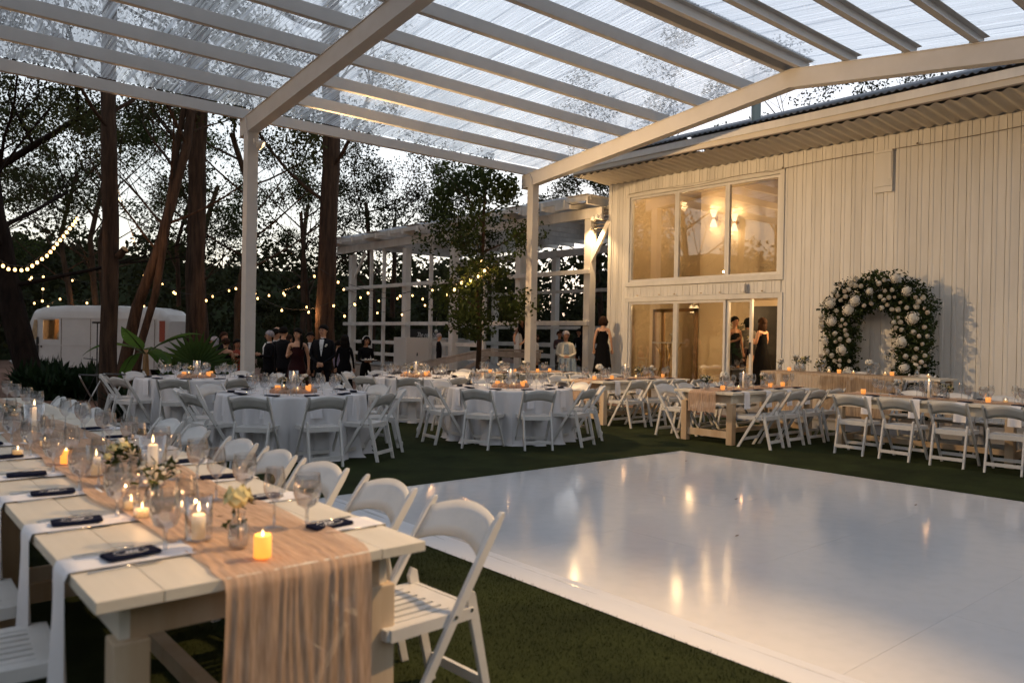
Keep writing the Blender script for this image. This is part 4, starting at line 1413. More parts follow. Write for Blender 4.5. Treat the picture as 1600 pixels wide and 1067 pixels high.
# ------------------------------------------------------------------ round tables
def round_table(cx, cy_, name, a0, nseat, seed, taken=()):
    R0 = .915
    t = thing('round_table', 'round banquet table hidden under white linen, the ' + name, 'table', (cx, cy_, TZ), 0, 'round banquet tables')
    mb = MB(); mb.lathe([(R0 - .01, .72), (R0 - .01, .745)], 40); mb.build('tabletop', M['ceramic'], t)
    for a in (0.7, 2.3, 3.8, 5.4):
        mb = MB(); mb.tube([(.5 * math.cos(a), .5 * math.sin(a), .72), (.55 * math.cos(a), .55 * math.sin(a), 0)], .014, 8); mb.build('leg', M['steelrod'], t)
    cl = MB()
    nfold = 17
    na, nr = 272, 26
    r_ = random.Random(seed)
    ph = [r_.uniform(-.25, .25) for _ in range(nfold + 1)]
    rows = [(.0005, 0), (.5, 0), (.85, 0), (R0 - .004, 0)] + [(None, d) for d in [.01, .03, .06] + [.06 + (.700) * (k / 17) for k in range(1, 18)]]
    vs = []
    for rr, d in rows:
        for k in range(na):
            a = 2 * PI * k / na
            if rr is not None:
                vs.append((rr * math.cos(a), rr * math.sin(a), .7495))
            else:
                q = min(1, d / .76)
                fa = a * nfold / (2 * PI)
                w_ = math.cos(2 * PI * (fa + ph[int(fa) % nfold] * math.sin(PI * (fa % 1))))
                w2 = math.sin(2 * PI * fa * 2.3 + seed)
                r = R0 + .004 + .03 * q + (.072 * q ** .7) * (abs(w_) ** .7 * math.copysign(1, w_)) + .010 * w2 * q
                r -= .02 * q * math.cos(4 * a + seed)
                if d > .745: r += .05 * noise1(a * 7, seed)
                z = .7495 - d * (.98 if d < .75 else .98)
                vs.append((r * math.cos(a + .03 * q * w2), r * math.sin(a + .03 * q * w2), max(.006, z)))
    nrw = len(rows)
    cl.add(vs, [(i * na + k, (i + 1) * na + k, (i + 1) * na + (k + 1) % na, i * na + (k + 1) % na) for i in range(nrw - 1) for k in range(na)])
    c = cl.build('tablecloth', M['cloth'], None, smooth=True)
    c.location = (cx, cy_, TZ)
    tag(c, 'floor length white cloth with deep folds draped over the ' + name, 'tablecloth', 'tablecloths on the round tables')
    cam_a = math.atan2(-cy_, -cx)
    z = TZ + .751
    def hour(a):
        h = (6 + round(((cam_a - a) % (2 * PI)) / (PI / 6))) % 12
        return ['twelve', 'one', 'two', 'three', 'four', 'five', 'six', 'seven', 'eight', 'nine', 'ten', 'eleven'][int(h)]
    for k in range(nseat):
        a = a0 + 2 * PI * k / nseat
        hr = "at the %s o'clock seat" % hour(a)
        cr = 1.13
        place_chair(cx + cr * math.cos(a), cy_ + cr * math.sin(a), a + PI, "white folding chair %s of the %s" % (hr, name), 'chairs at the ' + name)
        setting(cx + R0 * math.cos(a + .02), cy_ + R0 * math.sin(a + .02), a + .02, z, hr, 'the ' + name, name, near=False, nap=napB)
    # centrepiece
    s = thing('wood_slice', 'round bark edged wood slice in the middle of the ' + name, 'tray', (cx, cy_, z), 0, 'wood slice centrepieces')
    mb = MB(); mb.lathe([(.17, 0), (.185, .006), (.18, .03), (.17, .034), (.0005, .034)], 26); mb.build('slab', M['slab'], s)
    mb = MB()
    for k in range(15):
        a = 2 * PI * k / 15
        mb.ball((.235 * math.cos(a), .215 * math.sin(a), .018), .055, 8, 5, (1.3, .9, .62 + .2 * (k % 3)))
    g_ = mb.build('gauze_wreath', M['gauze'], None, smooth=True)
    g_.location = (cx, cy_, z + .0)
    tag(g_, 'crumpled peach gauze ringed round the wood slice on the ' + name, 'gauze', 'gauze rings')
    hurricane(cx, cy_, z + .036, 'tall lit candle in a glass cylinder in the middle of the ' + name, 'tall candles on round tables', light=.55)
    dirs = [(-.19, -.10, 'amber'), (.18, -.16, 'amber'), (.05, -.22, 'clear'), (-.12, .20, 'clear'), (.22, .1, 'amber')]
    for k, (dx, dy, kd) in enumerate(dirs):
        ca, sa = math.cos(cam_a + PI / 2), math.sin(cam_a + PI / 2)
        votive(cx + dx * ca - dy * sa * -1 * -1, cy_ + dx * sa + dy * ca, z + .03, ['left', 'right', 'front', 'back left', 'back right'][k] + ' votive candle beside the tall candle on the ' + name, 'votives on the ' + name, kd)
    ca, sa = math.cos(cam_a + PI / 2), math.sin(cam_a + PI / 2)
    vase(3, cx + .12 * ca, cy_ + .12 * sa, z + .034, 'small vase of white roses right of the tall candle on the ' + name, 'small flower vases', 1.0)
    vase(0, cx - .10 * ca - .06 * sa, cy_ - .10 * sa, z + .034, 'small vase of blossoms left of the tall candle on the ' + name, 'small flower vases', .85)


D_ = math.radians
round_table(4.36, 9.35, 'front left round table', D_(-100), 10, 1)
round_table(7.62, 8.93, 'front right round table', D_(-113), 10, 2)
round_table(4.42, 13.10, 'back left round table', D_(-122), 9, 3)
round_table(8.00, 12.05, 'back middle round table', D_(-128), 10, 4)

# ------------------------------------------------------------------ long tables by the building
def long_set(label, x, y, rz, length, side_names, drop, seed, chairs, pitch=.61, c0=.30, n=4, rdrop=.0, skip=(), glasses=True, w=1.04):
    farm_table('cream farm table with peach runner, ' + label.replace('the ', '') + {'the right hand farm table': ' near the wall', 'the picture edge farm table': ' cut by the right edge', 'the corner farm table': ' behind the dance floor corner', 'the door side farm table': ' in front of the glass doors', 'the railing side farm table': ' beside the ramp railing'}[label], x, y, rz, length, w)
    runner('peach gauze runner along ' + label, x, y, rz, -.24, .24, length, drop, seed)
    ca, sa = math.cos(rz), math.sin(rz)
    def wl(lx, ly): return x + lx * ca - ly * sa, y + lx * sa + ly * ca
    for s, nm in ((-1, side_names[0]), (1, side_names[1])):
        for i in range(n):
            if (s, i) in skip: continue
            lx = c0 + i * pitch
            who = 'at %s place, %s' % (ordn[i], nm)
            ex, ey = wl(lx + rnd.uniform(-.03, .03), s * w / 2)
            setting(ex, ey, rz + s * PI / 2, ZT, who, label, label, nap=napB, glasses=glasses)
            cx_, cy2 = wl(lx, s * (w / 2 + .24))
            place_chair(cx_, cy2, rz - s * PI / 2, 'white folding chair %s, %s' % (who, label), 'chairs at ' + label)
    return wl


wlR = long_set('the right hand farm table', 11.33, 5.62, -PI / 2, 2.44, ('dance floor side', 'wall side'), 0, 21, 4, c0=.56)
long_set('the picture edge farm table', 11.33, 3.16, -PI / 2, 2.44, ('dance floor side', 'wall side'), 0, 22, 4, c0=.53)
wlA = long_set('the corner farm table', 9.62, 6.92, 0, 2.44, ('near side', 'far side'), .30, 23, 4, c0=.35, pitch=.56)
wlB = long_set('the door side farm table', 9.95, 9.72, 0, 2.44, ('near side', 'far side'), .35, 24, 4, c0=.35, pitch=.56)
wlC = long_set('the railing side farm table', 9.75, 12.35, 0, 2.44, ('near side', 'far side'), .3, 25, 4, c0=.35, pitch=.56, skip=((1, 3),))
def dress(wl, nm, items):
    for k, (lx, ly, kd) in enumerate(items):
        x, y = wl(lx, ly)
        lab = '%s from the near end, %s' % (ordn[k], nm.replace('the ', ''))
        if kd == 'H': hurricane(x, y, ZT + .01, 'lit taper in a glass cylinder, ' + lab, 'tall candles on farm tables', taper=True, light=.25)
        elif kd == 'A': votive(x, y, ZT + .01, 'glowing amber votive, ' + lab, 'amber votives on farm tables')
        elif kd == 'C': votive(x, y, ZT + .01, 'clear lit votive, ' + lab, 'clear votives on farm tables', 'clear')
        else: vase(int(kd), x, y, ZT + .01, 'small flower vase, ' + lab, 'small flower vases', 1.15)
dress(wlR, 'the right hand farm table', [(.30, -.05, 'A'), (.75, .05, '3'), (1.18, .0, 'H'), (1.42, -.03, '0'), (1.95, -.10, 'A'), (2.1, .05, 'C')])
dress(lambda a, b: (11.33 + b, 3.16 - a), 'the picture edge farm table', [(.12, .0, '3'), (.55, 0, 'A'), (1.0, 0, 'H'), (1.6, .05, '4')])
dress(wlA, 'the corner farm table', [(.18, .05, '0'), (.36, -.1, 'A'), (.62, .05, '4'), (.80, -.08, 'C'), (1.05, .0, 'H'), (1.28, .08, '3'), (1.6, .0, '3'), (1.75, -.05, 'A'), (2.2, .0, 'A')])
dress(wlB, 'the door side farm table', [(.22, -.1, 'A'), (.5, .05, '4'), (.7, -.08, 'A'), (1.15, .0, 'H'), (1.4, -.05, 'C'), (1.6, .05, '0'), (1.95, .0, '3'), (2.2, -.05, 'A')])
dress(wlC, 'the railing side farm table', [(.2, -.05, 'A'), (.55, .05, '3'), (.9, .0, 'A'), (1.2, .0, '3'), (1.5, -.05, 'A'), (1.9, .0, 'A')])

# ------------------------------------------------------------------ head table on the stage with sheer drape
ht = thing('head_table', 'long raised head table with sheer tan drape in front of the flower arch', 'table', (13.55, 8.15, .20), -PI / 2)
for i in range(5):
    mb = MB(); mb.box(0, 3.15, -.36 + i * .144, -.36 + i * .144 + .139, .735, .77); mb.build('plank', M['farmx'], ht)
for lx in (.1, 3.05):
    for ly in (-.28, .28):
        mb = MB(); mb.box(lx - .045, lx + .045, ly - .045, ly + .045, 0, .733); mb.build('leg', M['legwood'], ht)
mb = MB(); mb.beam((.15, 0, .1), (1.5, 0, .7), .06, .06); mb.beam((1.6, 0, .7), (3.0, 0, .1), .06, .06); mb.build('brace', M['legwood'], ht)
mb = MB()
def drp(u, v):
    if v < .2:
        return (-.02 + u * 2.6, .36 - v / .2 * .74, .776 + .004 * noise1(u * 30, 4))
    q = (v - .2) / .8
    return (-.02 + u * 2.6, -.385 - .02 * noise1(u * 40, 6) * q - .015 * math.sin(u * 60) * q, .772 - .70 * q)
mb.grid(drp, 120, 20)
o = mb.build('sheer_drape', M['gauzethin'], None, smooth=True)
o.location = (13.55, 8.15, .20); o.rotation_euler = (0, 0, -PI / 2)
tag(o, 'sheer tan drape hanging over the front of the raised head table', 'drape')
HZ = .20 + .785
def hx(l): return 8.15 - l
for k, (l, kd) in enumerate(((.15, '3'), (.42, 'A'), (.5, '3'), (.62, '0'), (.95, '0'), (1.15, 'C'), (1.38, 'A'), (1.60, 'C'), (1.85, '4'), (2.15, 'C'), (2.3, 'A'), (2.65, '3'), (2.85, 'C'))):
    lab = '%s from left on the head table' % (ordn + ['thirteenth'])[k]
    yy = hx(l)
    if kd == 'A': votive(13.42, yy, HZ, 'amber lit candle, item ' + lab, 'head table candles')
    elif kd == 'C': votive(13.5, yy, HZ, 'tiny white lit candle, item ' + lab, 'head table candles', 'clear')
    else: vase(int(kd), 13.55, yy, HZ, 'small vase of white flowers, item ' + lab, 'small flower vases', 1.5 if k in (2, 3) else 1.1)
goblet(13.5, hx(2.0), HZ, 'empty stemmed glass on the right half of the head table', 'head table glasses', False)
goblet(13.5, hx(1.05), HZ, 'empty stemmed glass on the left half of the head table', 'head table glasses', False)
for k, l in enumerate((1.45, 2.45)):
    place_chair(13.98, hx(l), PI, 'white folding chair behind the raised head table, %s of the pair' % ['left', 'right'][k], 'chairs behind the head table', z=.20)

# tray stands by the trunk
def tray_stand(x, y, rz, label):
    t = thing('tray_stand', label, 'tray stand', (x, y, TZ), rz, 'folding tray stands')
    for s in (-1, 1):
        mb = MB(); mb.tube([(s * .24, -.26, 0), (s * .24, .20, .70), (s * .24, .235, .78)], .0125, 10); mb.build('leg', M['steelrod'], t, smooth=True)
        mb = MB(); mb.tube([(s * .215, .26, 0), (s * .215, -.20, .70), (s * .215, -.235, .78)], .0125, 10); mb.build('leg', M['steelrod'], t, smooth=True)
    mb = MB(); mb.tube([(-.24, .235, .785), (.24, .235, .785)], .014, 10); mb.build('top_bar', M['blackplastic'], t)
    mb = MB(); mb.tube([(-.215, -.235, .785), (.215, -.235, .785)], .014, 10); mb.build('top_bar', M['blackplastic'], t)
    mb = MB()
    for lx in (-.15, 0, .15): mb.box(lx - .02, lx + .02, -.23, .23, .783, .787)
    mb.build('strap', M['blackplastic'], t)
x, y = px(158, 655, 0)
tray_stand(3.16, 13.75, math.radians(-62), 'folding chrome tray stand with black straps beside the big tree trunk')
# ------------------------------------------------------------------ trees
def leaf_cloud(centres, radii, per, size, seed, flat=.8):
    per = int(per * .8)
    """many leaf sized quads spread through clumps; returns V, F"""
    r = np.random.RandomState(seed)
    C = np.repeat(np.array(centres, float), per, axis=0)
    Rr = np.repeat(np.array(radii, float), per)
    n = len(C)
    d = r.normal(0, 1, (n, 3)); d /= np.linalg.norm(d, axis=1)[:, None]
    rad = Rr * r.uniform(.15, 1, n) ** .6
    c = C + d * rad[:, None] * np.array([1, 1, flat])
    a = r.normal(0, 1, (n, 3)); a /= np.linalg.norm(a, axis=1)[:, None]
    b = np.cross(a, r.normal(0, 1, (n, 3))); b /= np.linalg.norm(b, axis=1)[:, None]
    s = size * r.uniform(.55, 1.25, n)[:, None]
    V = np.stack([c - a * s * .5, c + b * s * .28, c + a * s * .5, c - b * s * .28], 1)
    return V.reshape(-1, 3), np.arange(n * 4).reshape(-1, 4)


def grow(mb, p, d, r, L, depth, rng, tips, spread=.6, up=.15, kids=3, n=7):
    pts = [p.copy()]; rad = [r]
    steps = 4
    for i in range(steps):
        d = (d + Vector((rng.uniform(-1, 1), rng.uniform(-1, 1), rng.uniform(-.5, 1) * .6)) * .13 + Vector((0, 0, up * .2))).normalized()
        p = p + d * L / steps
        pts.append(p.copy()); rad.append(r * (1 - .45 * (i + 1) / steps))
    mb.tube(pts, rad, n if depth else 5, cap=False)
    if depth <= 0:
        tips.append(p.copy()); tips.append(pts[2].copy())
        return
    for k in range(kids):
        q = pts[rng.choice([2, 3, 4])] if k else pts[4]
        nd = (d + Vector((rng.uniform(-1, 1), rng.uniform(-1, 1), rng.uniform(-.3, .8))) * spread).normalized()
        grow(mb, q, nd, rad[-1] * rng.uniform(.6, .85), L * rng.uniform(.6, .8), depth - 1, rng, tips, spread, up, kids, max(5, n - 2))


def tree(name, label, x, y, z, path, r0, r1, crown, seed, leaf='leafA', barkm='bark', leafsize=.105, per=400, crown_r=.85, group=None, depth=2, L=2.2, branches=5, blow=.55, knots=(), spread=.75):
    """path: list of (dx,dy,z) trunk points; crown: how many leaf quads per clump; branches leave the upper (1-blow) part"""
    t = thing(name, label, 'tree', (x, y, z), 0, group)
    rng = random.Random(seed)
    mb = MB()
    path = [Vector(p) for p in path]
    # refine
    pts = []
    for a, b in zip(path, path[1:]):
        for i in range(6):
            pts.append(a.lerp(b, i / 6))
    pts.append(path[-1])
    H_ = path[-1].z
    rad = []
    for i, p in enumerate(pts):
        f = p.z / H_
        r = r0 + (r1 - r0) * f
        r *= 1 + .35 * math.exp(-p.z / .35)
        r *= 1 + .05 * (noise1(p.z * 1.3, seed) - .5)
        rad.append(r)
        p += Vector((noise1(p.z * .9, seed + 1) - .5, noise1(p.z * .9, seed + 2) - .5, 0)) * r0 * .35
    n = 14
    # bark ridges as geometry: perturb ring radius
    vs, fs = [], []
    for i, p in enumerate(pts):
        for k in range(n):
            a = 2 * PI * k / n
            rr = rad[i] * (1 + .07 * noise1(k * 2.7 + p.z * .4, seed) * (1 if k % 2 else -1))
            vs.append((p.x + rr * math.cos(a), p.y + rr * math.sin(a), p.z - .3 * (i == 0)))
    for i in range(len(pts) - 1):
        for k in range(n):
            k2 = (k + 1) % n
            fs.append((i * n + k, i * n + k2, (i + 1) * n + k2, (i + 1) * n + k))
    mb.add(vs, fs)
    tr = mb.build('trunk', M[barkm], t, smooth=True)
    tips = []
    mb = MB()
    for k in range(branches):
        f = blow + (1 - blow) * (k + .5) / branches
        p = pts[min(len(pts) - 1, int(f * (len(pts) - 1)))]
        a = k * 2.4 + seed
        d = Vector((math.cos(a), math.sin(a), rng.uniform(.25, .9))).normalized()
        grow(mb, p.copy(), d, r1 * rng.uniform(.2, .4) + .012, L * rng.uniform(.8, 1.2), depth, rng, tips, spread)
    if mb.v: mb.build('limbs', M[barkm], t, smooth=True)
    if crown and tips:
        rng.shuffle(tips)
        tips = tips[:crown]
        V, F = leaf_cloud([tuple(p) for p in tips], [crown_r * rng.uniform(.5, 1.15) for _ in tips], per, leafsize, seed)
        fastmesh('crown', V, F, M[leaf], t)
    return t, pts


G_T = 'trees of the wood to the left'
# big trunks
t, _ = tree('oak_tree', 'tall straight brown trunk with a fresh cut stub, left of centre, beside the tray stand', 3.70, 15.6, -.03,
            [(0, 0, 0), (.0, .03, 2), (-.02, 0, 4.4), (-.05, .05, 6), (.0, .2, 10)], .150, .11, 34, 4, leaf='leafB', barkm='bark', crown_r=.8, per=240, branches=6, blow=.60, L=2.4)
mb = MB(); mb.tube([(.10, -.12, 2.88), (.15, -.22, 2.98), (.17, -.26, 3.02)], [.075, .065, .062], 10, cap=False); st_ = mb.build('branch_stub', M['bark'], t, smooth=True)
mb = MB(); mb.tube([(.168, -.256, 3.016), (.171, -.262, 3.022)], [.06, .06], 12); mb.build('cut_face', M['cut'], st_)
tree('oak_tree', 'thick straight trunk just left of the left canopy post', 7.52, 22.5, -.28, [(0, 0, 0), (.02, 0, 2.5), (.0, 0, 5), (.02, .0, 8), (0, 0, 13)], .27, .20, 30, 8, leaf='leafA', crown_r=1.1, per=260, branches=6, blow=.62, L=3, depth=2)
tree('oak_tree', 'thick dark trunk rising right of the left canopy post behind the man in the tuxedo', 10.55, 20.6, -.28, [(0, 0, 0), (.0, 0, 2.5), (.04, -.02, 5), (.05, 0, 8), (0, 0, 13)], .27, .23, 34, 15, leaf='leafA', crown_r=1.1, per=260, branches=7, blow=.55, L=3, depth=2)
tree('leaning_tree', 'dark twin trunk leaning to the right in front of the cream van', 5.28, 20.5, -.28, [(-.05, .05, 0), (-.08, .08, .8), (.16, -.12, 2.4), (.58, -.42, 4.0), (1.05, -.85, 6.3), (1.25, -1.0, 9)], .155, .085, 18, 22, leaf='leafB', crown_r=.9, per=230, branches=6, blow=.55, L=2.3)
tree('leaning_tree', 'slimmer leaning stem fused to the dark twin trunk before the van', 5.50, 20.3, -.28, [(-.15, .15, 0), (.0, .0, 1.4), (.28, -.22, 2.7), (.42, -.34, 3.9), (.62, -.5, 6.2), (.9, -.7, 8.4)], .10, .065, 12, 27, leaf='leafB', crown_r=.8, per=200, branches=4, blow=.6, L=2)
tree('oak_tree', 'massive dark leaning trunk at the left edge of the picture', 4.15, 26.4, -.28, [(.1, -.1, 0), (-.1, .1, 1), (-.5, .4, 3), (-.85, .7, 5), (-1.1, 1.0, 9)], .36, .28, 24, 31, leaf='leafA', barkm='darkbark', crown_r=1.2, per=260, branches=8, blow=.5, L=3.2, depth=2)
# slimmer trees standing farther back
slim = [
    (6.5, 32.9, .12, 6.6, 'slender trunk at the left with light bulbs at its foot', 41, 'bark2', 'leafB'),
    (7.4, 33.6, .14, 6.6, 'slender forked trunk rising behind the roof of the van', 42, 'bark2', 'leafB'),
    (10.6, 33, .11, 6.5, 'thin dark trunk between the big cut trunk and the leaning tree', 43, 'bark', 'leafC'),
    (9.6, 24.6, .15, 7.0, 'warmly lit branching trunk just left of the left canopy post', 44, 'bark2', 'leafB'),
    (15.2, 31.0, .13, 6.0, 'thin tree right behind the left canopy post', 45, 'bark', 'leafA'),
    (17.5, 30, .15, 6.5, 'thin tree left of the pergola corner', 46, 'bark', 'leafA'),
    (20.5, 33, .16, 6.5, 'bushy tree behind the left end of the pergola', 47, 'bark', 'leafA'),
    (24.5, 31, .18, 6.5, 'dark tree behind the middle of the pergola', 48, 'bark', 'leafA'),
    (27, 25, .18, 6.5, 'dark tree behind the right end of the pergola', 49, 'bark', 'leafA'),
    (25, 19.5, .18, 7.0, 'dark tree between the pergola and the building roof', 50, 'bark', 'leafA'),
    (30, 15.5, .2, 8.6, 'dark tree crown showing over the building roof', 51, 'bark', 'leafA'),
    (2.2, 31, .2, 6.0, 'leafy tree beyond the left edge of the picture', 52, 'bark', 'leafB'),
    (0.5, 22, .2, 6.5, 'leafy tree outside the picture to the left', 53, 'bark', 'leafA'),
    (9.2, 41, .14, 7.5, 'tall tree far behind the van', 54, 'bark', 'leafC'),
    (14, 40, .2, 8.0, 'tall tree far behind the crowd', 55, 'bark', 'leafA'),
    (20, 42, .2, 8.0, 'tall tree in the far wood left of the pergola', 56, 'bark', 'leafC'),
    (4.0, 41, .2, 7.5, 'tall tree far behind the left trunk', 57, 'bark', 'leafC'),
]
for k, (x, y, r, h, lab, sd, bk, lf) in enumerate(slim):
    rng = random.Random(sd)
    tree('woodland_tree', lab, x, y, -.28, [(0, 0, 0), (rng.uniform(-.2, .2), rng.uniform(-.2, .2), h * .4), (rng.uniform(-.5, .5), rng.uniform(-.4, .4), h * .8), (rng.uniform(-.6, .6), 0, h * 1.15)],
         r, r * .55, 24, sd, leaf=lf, barkm=bk, crown_r=1.0, per=350, leafsize=.13, branches=8, blow=.42, L=2.6, depth=2, group=G_T, spread=.85)
# overhanging limbs high above the left side of the canopy, seen through the clear roof
for k, (x, y, h, lab) in enumerate(((1.0, 17.5, 10, 'high leafy tree seen through the left end of the clear roof'),)):
    tree('overhanging_tree', lab, x, y + 1.5, -.2, [(0, 0, 0), (.1, 0, 4), (.2, -.3, 8), (.3, -.8, h)], .16, .12, 30, 60 + k, leaf='leafA', crown_r=1.3, per=190, leafsize=.2, branches=7, blow=.72, L=3.2, depth=2, group='trees overhanging the canopy')
# small tree with a lamp in front of the pergola
t, _ = tree('small_bay_tree', 'small leafy tree with lit bulbs in its crown standing in front of the pergola', 12.0, 15.35, 0, [(0, 0, 0), (.04, -.02, 1.4), (.0, .06, 2.6), (.12, .0, 3.8), (.2, .05, 5.2)],
            .07, .035, 0, 71, leaf='leafC', barkm='bark', branches=9, blow=.42, L=1.0, depth=1)
rr_ = random.Random(72)
cc, cr = [], []
for k in range(78):
    z = rr_.uniform(1.7, 5.6); w_ = 1.5 * (1 - abs((z - 3.4) / 3.2) ** 1.6) * (.75 if 2.9 < z < 3.4 else 1) + .1
    a = rr_.uniform(0, 6.28); q = math.sqrt(rr_.random()) * w_
    cc.append((q * math.cos(a), q * math.sin(a) , z)); cr.append(rr_.uniform(.28, .5))
V, F = leaf_cloud(cc, cr, 170, .115, 73, 1.0)
fastmesh('crown', V, F, M['leafC'], t)
# the far wood and hillside, with unseen banks and wood added behind the camera
mb = MB()
def hill(u, v):
    x = -70 + u * 190; y = 52 + v * 60
    h = 16.5 * sm(0, .5, v) * (.65 + .5 * noise1(u * 7 + 1.5, 3)) * sm(1.02, .25, u)
    return (x, y, -.3 + h)
mb.grid(hill, 60, 14)
mb.grid(lambda u, v: (46 + v * 40, -30 + u * 85, -.3 + 9.5 * sm(0, .45, v) * (.7 + .5 * noise1(u * 6, 8))), 40, 10)
mb.grid(lambda u, v: (-70 + u * 150, -20 - v * 30, -.3 + 9.0 * sm(0, .5, v) * (.7 + .5 * noise1(u * 8, 5))), 40, 6)  # unseen bank behind the camera, added to block low sky light
mb.grid(lambda u, v: (-22 - v * 30, -40 + u * 100, -.3 + 9.0 * sm(0, .5, v) * (.7 + .5 * noise1(u * 8, 6))), 40, 6)  # unseen bank off to the left, likewise added against the sky light
struct('hillside', mb, mat("dark_hillside", (.028, .034, .018), .95, spec=.0, var=.5, scale=.3), smooth=True)
r_ = np.random.RandomState(9)
cs, rs = [], []
for k in range(620):
    x = r_.uniform(-30, 45); y = r_.uniform(43, 60)
    cs.append((x, y, r_.uniform(0, 6.5) + max(0, y - 52) * .25)); rs.append(r_.uniform(.8, 1.7))
for k in range(420):
    x = r_.uniform(25, 48); y = r_.uniform(8, 43)
    if x < 24 + 0 * y and y < 30: x += 4
    cs.append((x, y, r_.uniform(0, 6.0))); rs.append(r_.uniform(.8, 1.6))
for k in range(260):  # unseen wood behind the camera, added to dim light from the open sky
    x = r_.uniform(-24, 26); y = r_.uniform(-24, -13)
    cs.append((x, y, r_.uniform(0, 9.0))); rs.append(r_.uniform(1.0, 1.9))
for k in range(160):  # unseen wood off to the left, added for the same dimming
    x = r_.uniform(-24, -14); y = r_.uniform(-14, 34)
    cs.append((x, y, r_.uniform(0, 8.5))); rs.append(r_.uniform(1.0, 1.9))
V, F = leaf_cloud(cs, rs, 95, .42, 10, .9)
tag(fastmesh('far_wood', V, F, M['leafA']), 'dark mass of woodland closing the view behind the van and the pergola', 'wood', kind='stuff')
# understory shrubs between
def shrub(x, y, z, w, h, lab, seed, leaf='leafA', n=14, per=150, ls=.12, grp='shrubs in the wood'):
    t = thing('shrub', lab, 'shrub', (x, y, z), 0, grp)
    r = random.Random(seed)
    mb = MB()
    cs = []
    for k in range(n):
        a = r.uniform(0, 6.28); q = r.uniform(0, w)
        p = (q * math.cos(a), q * math.sin(a), r.uniform(.25, h))
        mb.tube([(p[0] * .2, p[1] * .2, 0), (p[0] * .6, p[1] * .6, p[2] * .6), p], [.02, .012, .006], 5)
        cs.append(p)
    mb.build('stems', M['bark'], t)
    V, F = leaf_cloud(cs, [r.uniform(.25, .5) * max(.6, w * .5) for _ in cs], per, ls, seed)
    fastmesh('foliage', V, F, M[leaf], t)
for k, (x, y, w, h, lab) in enumerate(((1.5, 27, 1.6, 2.4, 'dark shrub at the left edge behind the massive trunk'), (10.2, 31.0, 1.8, 2.8, 'dark shrub right behind the van'), (13.5, 29, 1.8, 2.9, 'dark shrub behind the guests left of the post'),
                                       (17, 27.5, 1.7, 2.8, 'dark shrub behind the guests right of the post'), (23.5, 26.5, 1.8, 3, 'dark shrub behind the pergola bar'), (23.8, 21, 1.7, 3, 'dark shrub behind the middle of the pergola'), (23.5, 16, 1.7, 3, 'dark shrub behind the right end of the pergola'),
                                       (3.5, 35.5, 1.8, 2.6, 'dark shrub left behind the van'))):
    shrub(x, y, -.28, w, h, lab, 80 + k, per=260, ls=.16)
# broad-leaved ground plants (aspidistra bed), each clump a thing
def clump_mesh(seed, n=34, L=.62, w=.10, m='aspid'):
    r = random.Random(seed); mb = MB()
    for k in range(n):
        a = r.uniform(0, 6.28); b0 = Vector((r.uniform(-.16, .16), r.uniform(-.16, .16), 0)); ln = L * r.uniform(.6, 1.15); lean = r.uniform(.2, 1.0)
        o = Vector((math.cos(a), math.sin(a), 0)); s = Vector((-o.y, o.x, 0)) * w * r.uniform(.6, 1.1) * .5
        P_ = []
        for i in range(6):
            f = i / 5
            c = b0 + o * (lean * ln * f * .75) + Vector((0, 0, ln * (f - lean * .42 * f * f * 1.3)))
            P_.append((c, max(.02, math.sin(PI * min(1, f * .82 + .16)))))
        for (c0, w0), (c1, w1) in zip(P_, P_[1:]):
            mb.add([c0 - s * w0, c0 + s * w0 * .0 + Vector((0, 0, -.012)) * w0, c0 + s * w0, c1 + s * w1, c1 + Vector((0, 0, -.012)) * w1, c1 - s * w1], [(0, 1, 4, 5), (1, 2, 3, 4)])
    return mb.mesh('leaves', M[m], smooth=True)
cm = [clump_mesh(s) for s in (1, 2, 3)]
beds = []
r = random.Random(4)
for k in range(96):
    f = r.random(); dd = r.uniform(19.8, 25.0); q_ = (fwv * 1223.86 + r2 * (38 + 150 * f - 800)) * dd / 1223.86
    beds.append((q_.x, q_.y))
for k in range(7): beds.append((r.uniform(3.75, 4.3), r.uniform(14.6, 15.6)))
for k in range(14): beds.append((r.uniform(5.5, 7.6), r.uniform(17.0, 20.0)))
for k, (x, y) in enumerate(beds):
    if math.hypot(x - 3.7, y - 15.6) < .35: continue
    t = thing('aspidistra_clump', ['dark broad leaved plant in the long bed in front of the van', 'low broad leaved plant at the foot of the big cut trunk', 'broad leaved plant between the banana plant and the fan palm'][(k >= 96) + (k >= 103)], 'plant', (x, y, gz(x, y)), r.uniform(0, 6), 'broad leaved ground plants')
    o = inst('leaves', cm[k % 3], t); o.scale = (1.35, 1.35, r.uniform(1.2, 1.75)) if k < 96 else (1, 1, r.uniform(.8, 1.2))
